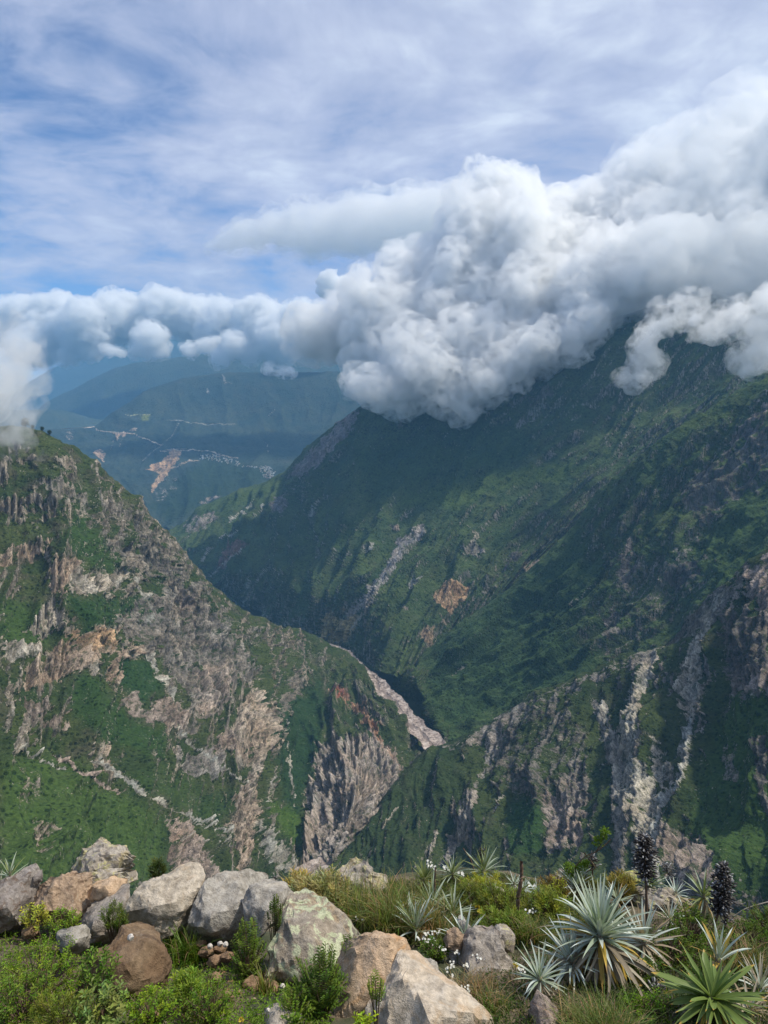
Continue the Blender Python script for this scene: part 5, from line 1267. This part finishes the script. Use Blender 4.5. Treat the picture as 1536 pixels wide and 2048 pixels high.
    root = link('twiggy_shrub', None, None, 'thin branched shrub with yellow green leaf clumps above the silver rosettes', 'shrub', None, None, loc=Vector(foot))
    stm, fol = Soup(), Soup(); rng = np.random.default_rng(77)
    for path in ([(1172,1800),(1160,1760),(1150,1735),(1172,1712),(1190,1705),(1200,1690),(1210,1668)], [(1168,1780),(1172,1745),(1190,1735),(1168,1705)], [(1165,1770),(1145,1750),(1135,1738)], [(1190,1705),(1210,1690),(1222,1678)]):
        pts = np.array([P(x, y, d) for x, y in path]) - foot; stm.add(*tube(catmull(pts, [4] * (len(pts) - 1), 0), s * 1.0, 5))
    for (x, y, r_, n) in ((1210,1665,9,26),(1196,1684,9,26),(1206,1674,6,14),(1165,1733,10,26),(1152,1742,9,20),(1138,1735,9,22),(1140,1748,7,14),(1116,1770,9,16),(1172,1727,7,12)):
        c = P(x, y, d) - foot; m = n * 4; D = rand_dir(rng, m, .3)
        cc = np.array((.17, .26, .035)) * rng.uniform(.6, 1.3, (m, 1))
        V, Fq, C = diamonds(c + D * r_ * s * rng.uniform(.1, .8, (m, 1)), D, 5 * s, 2.4 * s, rand_dir(rng, m, .8), cc); fol.V.append(V); fol.F.append(Fq + fol.n); fol.n += len(V); fol.C.append(C)
    link('twig', stm.mesh('twig', bpy.data.materials['twig_brown'], True), root); link('foliage', fol.mesh('foliage', bpy.data.materials['foliage']), root, kind='stuff')
    pts = [P(x, y, 4.3) for x, y in ((1440,1870),(1462,1838),(1490,1818),(1536,1804),(1560,1802))]; s = mpp(pts[0])
    pts[0][2] = ground_z(pts[0][0], pts[0][1]); pts = np.array(pts)
    link('bare_twig', mesh_from('bare_twig', *tube(catmull(pts - pts[0], [5] * 4, 0), s * 1.1, 5), plain_mat('pale_twig', (.35, .32, .27), (.22, .2, .16)), True), None, 'bare pale twig arching towards the right picture edge', 'twig', None, None, loc=Vector(pts[0]))
    # --- grass
    tussock(1205,2110,64,74,900,(.11,.17,.035),'big drooping grass tussock at the bottom below the largest rosette',601,dry=.25,lean=1.0,width=1.8)
    tussock(352,1900,26,56,170,(.12,.20,.03),'upright bright grass tuft right of the brown boulder',602,dry=.1,lean=.6)
    tussock(372,1925,30,50,170,(.10,.19,.025),'grass tuft below the gap of the two large grey boulders',603,dry=.1,lean=.7)
    tussock(610,1800,40,54,200,(.17,.19,.09),'pale grass tuft behind the lichen boulder',604,dry=.4,lean=.7,width=1.6)
    tussock(680,1830,50,62,320,(.14,.18,.06),'tall grass tuft above the lichen boulder shoulder',605,dry=.3,lean=.8,width=1.6)
    tussock(740,1850,50,70,340,(.13,.19,.04),'yellow green grass tuft before the jagged rock',606,dry=.3,lean=.8,width=1.6)
    tussock(780,1870,44,76,300,(.14,.20,.05),'tall grass above the rounded orange boulder',607,dry=.25,lean=.8,width=1.6)
    tussock(800,1820,44,56,260,(.12,.17,.04),'grass tuft on the slope right of the jagged rock',608,dry=.3,lean=.7,width=1.6)
    tussock(860,1870,40,60,240,(.14,.17,.05),'straw mixed grass tuft under the olive rosette',609,dry=.5,lean=.8,width=1.6)
    tussock(950,2000,44,50,200,(.20,.17,.09),'dry grass tuft between the beige boulder and the grey slab',610,dry=.6,lean=1.0,width=1.5)
    tussock(985,2030,40,36,160,(.10,.17,.03),'green grass tuft right of the beige boulder',611,dry=.3,lean=.9,width=1.6)
    tussock(530,1990,18,44,50,(.16,.20,.05),'sparse grass clump on the brown clods',612,dry=.3,lean=.6)
    tussock(1060,1880,30,40,140,(.10,.16,.03),'grass tuft at the foot of the bare stalk',613,dry=.3,lean=.8,width=1.5)
    tussock(1500,1950,44,56,220,(.13,.17,.05),'grass tuft between dark shrubs and withered rosette at right',614,dry=.4,lean=.8,width=1.5)
    tussock(250,1728,16,22,40,(.05,.07,.02),'dark little tuft on the highest left boulder',615,dry=.1,lean=.5,d=4.6)
    tussock(400,2035,50,44,200,(.12,.18,.03),'grass at the bottom left of centre',616,dry=.4,lean=.9,width=1.5)
    tussock(470,1770,10,46,5,(.3,.28,.18),'few long bare grass stems behind the grey boulders',617,dry=.5,lean=.5,width=1.1,d=4.7)
    tussock(1140,2040,30,40,120,(.14,.15,.06),'straw coloured grass clump left of the big tussock',618,dry=.6,lean=1.0,width=1.5)
    # --- flowers
    white_flowers([(837,1877),(853,1873),(862,1868),(858,1880),(868,1883),(875,1865),(873,1887),(882,1892),(887,1899),(855,1888),(866,1876),(848,1868)], 'small white flower of the cluster above the beige boulder', 701, 'white flowers above the beige boulder')
    white_flowers([(902,1925),(906,1935),(893,1936),(904,1951),(900,1962),(909,1963),(926,1975),(933,1980),(910,1905),(934,1931),(953,1912),(960,1916),(946,1910)], 'small white flower growing left of the tall grey slab', 702, 'white flowers by the grey slab')
    white_flowers([(860,1727),(864,1733),(858,1735),(888,1735),(893,1738),(920,1742),(925,1748),(868,1737)], 'tiny white flower on the far edge of the slope', 703, 'white flowers on the slope edge')
    white_flowers([(1055,1810),(1062,1815),(1066,1822),(1057,1821),(1062,1768),(1068,1772),(1140,1780),(1035,1937),(1045,1945),(720,1832),(726,1840),(712,1836)], 'tiny white flower scattered among the slope cushions', 704, 'white flowers scattered on the slope')
    # yellow blossoms
    ym = plain_mat('yellow_petal', (.60, .48, .04), (.50, .38, .03), 60)
    for i, (x, y, lab) in enumerate([(955,1815,'upper yellow blossom above the small blue stone'), (960,1824,'lower yellow blossom above the small blue stone'), (1031,1932,'yellow blossom beside the small silver rosette'), (807,1808,'single orange yellow blossom in the grass right of the jagged rock'), (483,2040,'yellow blossom near the bottom left of centre')]):
        foot = G(x, y + 22); c = P(x, y, foot[1]); s = mpp(c); root = link('yellow_flower', None, None, lab, 'flower', None, None, loc=Vector(foot)); h = c - foot; h[2] = max(h[2], .02)
        link('stem', mesh_from('stem', *tube([(0, 0, 0), h * .5, h], s * .7, 4), bpy.data.materials['twig_green'], True), root)
        rng = np.random.default_rng(i); m = 26; D = rand_dir(rng, m, .5); sp = Soup(); V, Fq, C = diamonds(np.repeat(h[None], m, 0) + D * s * 1.5, D, 4 * s, 2.6 * s, rand_dir(rng, m, 1), np.ones((m, 3))); sp.V.append(V); sp.F.append(Fq); sp.C.append(C); sp.n = len(V)
        link('flower_head', sp.mesh('flower_head', ym), root)
    # --- stuff nobody could count
    rng = np.random.default_rng(900)
    def cover(name, polys, leafpx, col, label, style):
        sp = Soup()
        for poly, n, colr in polys:
            q = scatter(rng, n, poly); B0 = GM(q[:, 0], q[:, 1]); s = .0026
            if style == 'leaf':
                k = 6; Bk = np.repeat(B0, k, 0) + rng.normal(size=(n * k, 3)) * s * leafpx * np.array([.9, .9, .5]) + np.array([0, 0, s * leafpx * .9])
                D = rand_dir(rng, n * k, .35); C = np.repeat(np.array(colr) * rng.uniform(.5, 1.4, (n, 1)), k, 0) * rng.uniform(.8, 1.2, (n * k, 1))
                V, Fq, C = diamonds(Bk, D, leafpx * s * rng.uniform(.7, 1.3, n * k), leafpx * s * .45, rand_dir(rng, n * k, .9), C)
                sp.V.append(V); sp.F.append(Fq + sp.n); sp.n += len(V); sp.C.append(C)
            elif style == 'grass': add_blades(sp, rng, B0, s, leafpx, 1.7, colr, lean=1.0, var=.45, segs=3)
            elif style == 'straw':
                az = rng.uniform(0, 6.3, n); D = np.stack([np.cos(az), np.sin(az), rng.normal(size=n) * .25 - .1], 1)
                C = np.array(colr) * rng.uniform(.5, 1.3, (n, 1)); V, Fq, C = diamonds(B0 + [0, 0, .012], D, leafpx * s * rng.uniform(.5, 1.4, n), s * 1.5, rand_dir(rng, n, 1), C, .0)
                sp.V.append(V); sp.F.append(Fq + sp.n); sp.n += len(V); sp.C.append(C)
            elif style == 'stone':
                v, f = ico(1); r = rng.uniform(.4, 1, n) ** 2 * leafpx * s; W = v[None] * r[:, None, None] * rng.uniform(.6, 1.2, (n, 1, 3)) * (1 + rng.normal(size=(n, len(v), 1)) * .1) + B0[:, None]
                Fq = (f[None] + (np.arange(n) * len(v))[:, None, None]).reshape(-1, 3); C = np.repeat(np.array(colr) * rng.uniform(.5, 1.5, (n, 1)), len(v), 0)
                sp.V.append(W.reshape(-1, 3)); sp.F.append(np.concatenate([Fq, Fq[:, 2:]], 1) + sp.n); sp.n += n * len(v); sp.C.append(C)
        me = sp.mesh(name, bpy.data.materials['foliage'] if style != 'stone' else bpy.data.materials.get('gravel_stone') or leaf_mat('gravel_stone', (0,)*3, trans=0, rough=.9, attr=True))
        link(name, me, None, label, None, None, 'stuff')
    left = [(-800,1800),(-150,1810),(120,1830),(240,1880),(380,1880),(560,1960),(660,2030),(700,2250),(-800,2250)]
    mid = [(560,1775),(640,1760),(800,1765),(1000,1750),(1180,1790),(1250,1830),(1100,1900),(1000,1850),(880,1900),(740,1880),(620,1820)]
    right = [(1000,1860),(1200,1830),(1420,1850),(1650,1880),(2500,1930),(2500,2250),(900,2250),(960,1980)]
    cover('ground_cover', [(left, 9500, (.18,.30,.03)), (mid, 4200, (.085,.125,.03)), (right, 7600, (.05,.095,.02))], 6.5, None, 'small leaved green plants carpeting the soil', 'leaf')
    cover('grass', [(left, 2600, (.17,.26,.04)), (mid, 6500, (.12,.16,.045)), (right, 7500, (.11,.14,.04))], 22, None, 'thin grass growing all over the slope', 'grass')
    cover('dry_litter', [(left, 1200, (.30,.24,.16)), (mid, 1500, (.32,.27,.18)), (right, 4500, (.30,.24,.16))], 16, None, 'dry stalks and straw lying on the soil', 'straw')
    cover('gravel', [(left, 700, (.25,.19,.14)), (mid, 500, (.27,.22,.18)), (right, 500, (.22,.18,.14)), ([(380,1875),(480,1880),(560,1990),(420,1990)], 260, (.30,.18,.10))], 4.5, None, 'gravel and crumbs of soil between the plants', 'stone')
# ------------------------------------------------------------------ things far away
def on_sheet(name, px, py):
    S2, X, Y = SHEETS[name]; d2 = (X - px) ** 2 + (Y - py) ** 2; d2[:20] = 1e9
    k = np.unravel_index(np.argmin(d2), d2.shape); return S2[k].copy()
def build_far():
    # roads cut into the far mountain
    rm = plain_mat('pale_road_earth', (.42, .36, .29), (.36, .31, .26), .01)
    for pts, w, lab in (([(120,851),(150,853),(190,855),(197,862),(215,865),(240,867),(270,868),(282,875),(300,882),(325,890)], 10, None), ([(320,903),(335,900),(352,899),(375,899),(400,901),(430,904),(450,912),(475,917)], 10, None), ([(345,935),(365,926),(385,923),(400,921)], 10, None), ([(335,840),(370,844),(395,847),(420,848),(470,847)], 7, None)):
        C = [on_sheet('far_mountain', x, y) for x, y in np.concatenate([np.linspace(a, b, 7)[:-1] for a, b in zip(pts[:-1], pts[1:])])]
        C = np.array(C); C = np.stack([np.convolve(np.pad(C[:, k], 2, 'edge'), np.ones(5) / 5, 'valid') for k in range(3)], 1); C[:, 2] += 5
        view = C / np.linalg.norm(C, axis=1)[:, None]
        up = np.array([0, -.5, .6])
        V = np.stack([C - up * w * .5, C + up * w * .5], 1).reshape(-1, 3)
        link('road', mesh_from('road', V, grid_faces(len(C), 2), rm), kind='structure')
    # the village: every house a box with a pitched roof
    def house_mesh(nm, w, l, h, wallc, roofc):
        wm = plain_mat(nm + '_wall', wallc, tuple(c * .85 for c in wallc), .3); rf = plain_mat(nm + '_roof', roofc, tuple(c * .8 for c in roofc), .3)
        V = [(-w,-l,-8),(w,-l,-8),(w,l,-8),(-w,l,-8),(-w,-l,h),(w,-l,h),(w,l,h),(-w,l,h)]
        wall = mesh_from('wall', V + [(0,-l,h+w*.5),(0,l,h+w*.5)], [(0,1,5,4),(1,2,6,5),(2,3,7,6),(3,0,4,7),(4,5,8,8),(7,9,6,6)][:4], wm, False)
        roof = mesh_from('roof', [(-w*1.1,-l*1.08,h-.3),(0,-l*1.08,h+w*.55),(w*1.1,-l*1.08,h-.3),(-w*1.1,l*1.08,h-.3),(0,l*1.08,h+w*.55),(w*1.1,l*1.08,h-.3)], [(0,3,4,1),(1,4,5,2)], rf, False)
        return wall, roof
    kinds = [house_mesh('white_house', 5, 7, 6, (.50,.50,.46), (.30,.31,.31)), house_mesh('pale_house', 4.5, 6, 6, (.42,.39,.33), (.34,.34,.33)), house_mesh('brick_house', 5, 6, 7, (.33,.25,.19), (.24,.22,.20)), house_mesh('blue_roof_house', 6, 9, 6, (.48,.5,.5), (.36,.40,.43))]
    rng = np.random.default_rng(31)
    spots = [('upper', [(398,910),(420,908),(440,914),(470,921),(485,932),(470,932),(440,924),(415,920),(400,919)], 95), ('lower', [(515,932),(540,932),(550,945),(545,955),(530,958),(520,945)], 95), ('lane', [(480,930),(516,934),(516,937),(482,934)], 12)]
    for nm, poly, n in spots:
        for x, y in scatter(rng, n, poly):
            p = on_sheet('far_mountain', x, y); wall, roof = kinds[int(rng.integers(4))]
            grp = {'upper': 'houses of the upper village', 'lower': 'houses of the lower village', 'lane': 'houses strung along the village lane'}[nm]
            lab = {'upper': 'tiny pale house of the village on the terrace right of the tan landslide', 'lower': 'tiny pale house of the village cluster just left of the middle mountain', 'lane': 'tiny house on the lane linking the two village clusters'}[nm]
            o = link('house', None, None, lab, 'house', grp, None, loc=Vector(p) + Vector((rng.uniform(-8, 8), rng.uniform(-8, 8), 2)))
            o.rotation_euler = (0, 0, rng.uniform(0, 3.1)); o.scale = (rng.uniform(.65, 1.05),) * 3
            link('wall', wall, o); link('roof', roof, o)
    # trees standing on the crest of the left mountain
    fm = bpy.data.materials['foliage']; tb = bpy.data.materials['twig_brown']
    for i, (x, y, h, lab) in enumerate([(46,856,17,'largest of the dark trees on the left mountain crest, below the mist'), (63,862,8,'second dark tree from the left on the mountain crest'), (84,872,9,'dark tree in the middle of the crest row'), (100,884,10,'lowest dark tree of the crest row on the left mountain'), (40,858,9,'small dark tree pressed against the largest crest tree')]):
        S2, X, Y = SHEETS['left_mountain']; k = np.argmin(np.abs(X[:, 24] - x)); col = Y[k]; j = 14 + int(np.argmin(col[14:60]))
        p = S2[k, j].copy(); s = np.linalg.norm(p) / F; H = h * s
        root = link('crest_tree', None, None, lab, 'tree', None, None, loc=Vector(p) - Vector((0, 0, 2)))
        link('trunk', mesh_from('trunk', *tube([(0, 0, 0), (.3, 0, H * .4), (0, .2, H * .85)], [H * .05, H * .035, H * .01], 6), tb, True), root)
        rng = np.random.default_rng(60 + i); n = 420; a = rng.normal(size=(n, 3)); a /= np.linalg.norm(a, axis=1)[:, None]; a *= rng.uniform(.2, 1, (n, 1)) ** .5
        lump = 1 + .3 * np.sin(a[:, :1] * 6 + i) * np.cos(a[:, 2:] * 5)
        Pp = a * lump * np.array([H * .36, H * .36, H * .42]) + [0, 0, H * .62]; D = rand_dir(rng, n, .2)
        V, Fq, C = diamonds(Pp, D, H * .13, H * .08, rand_dir(rng, n, .4), np.array((.022, .042, .016)) * rng.uniform(.5, 1.5, (n, 1)))
        sp = Soup(); sp.V.append(V); sp.F.append(Fq); sp.C.append(C); sp.n = len(V)
        link('crown', sp.mesh('crown', fm), root, kind='stuff')
build_terrain()
build_hillside(); build_boulders(); build_plants(); build_far()
add_clouds(); add_haze()
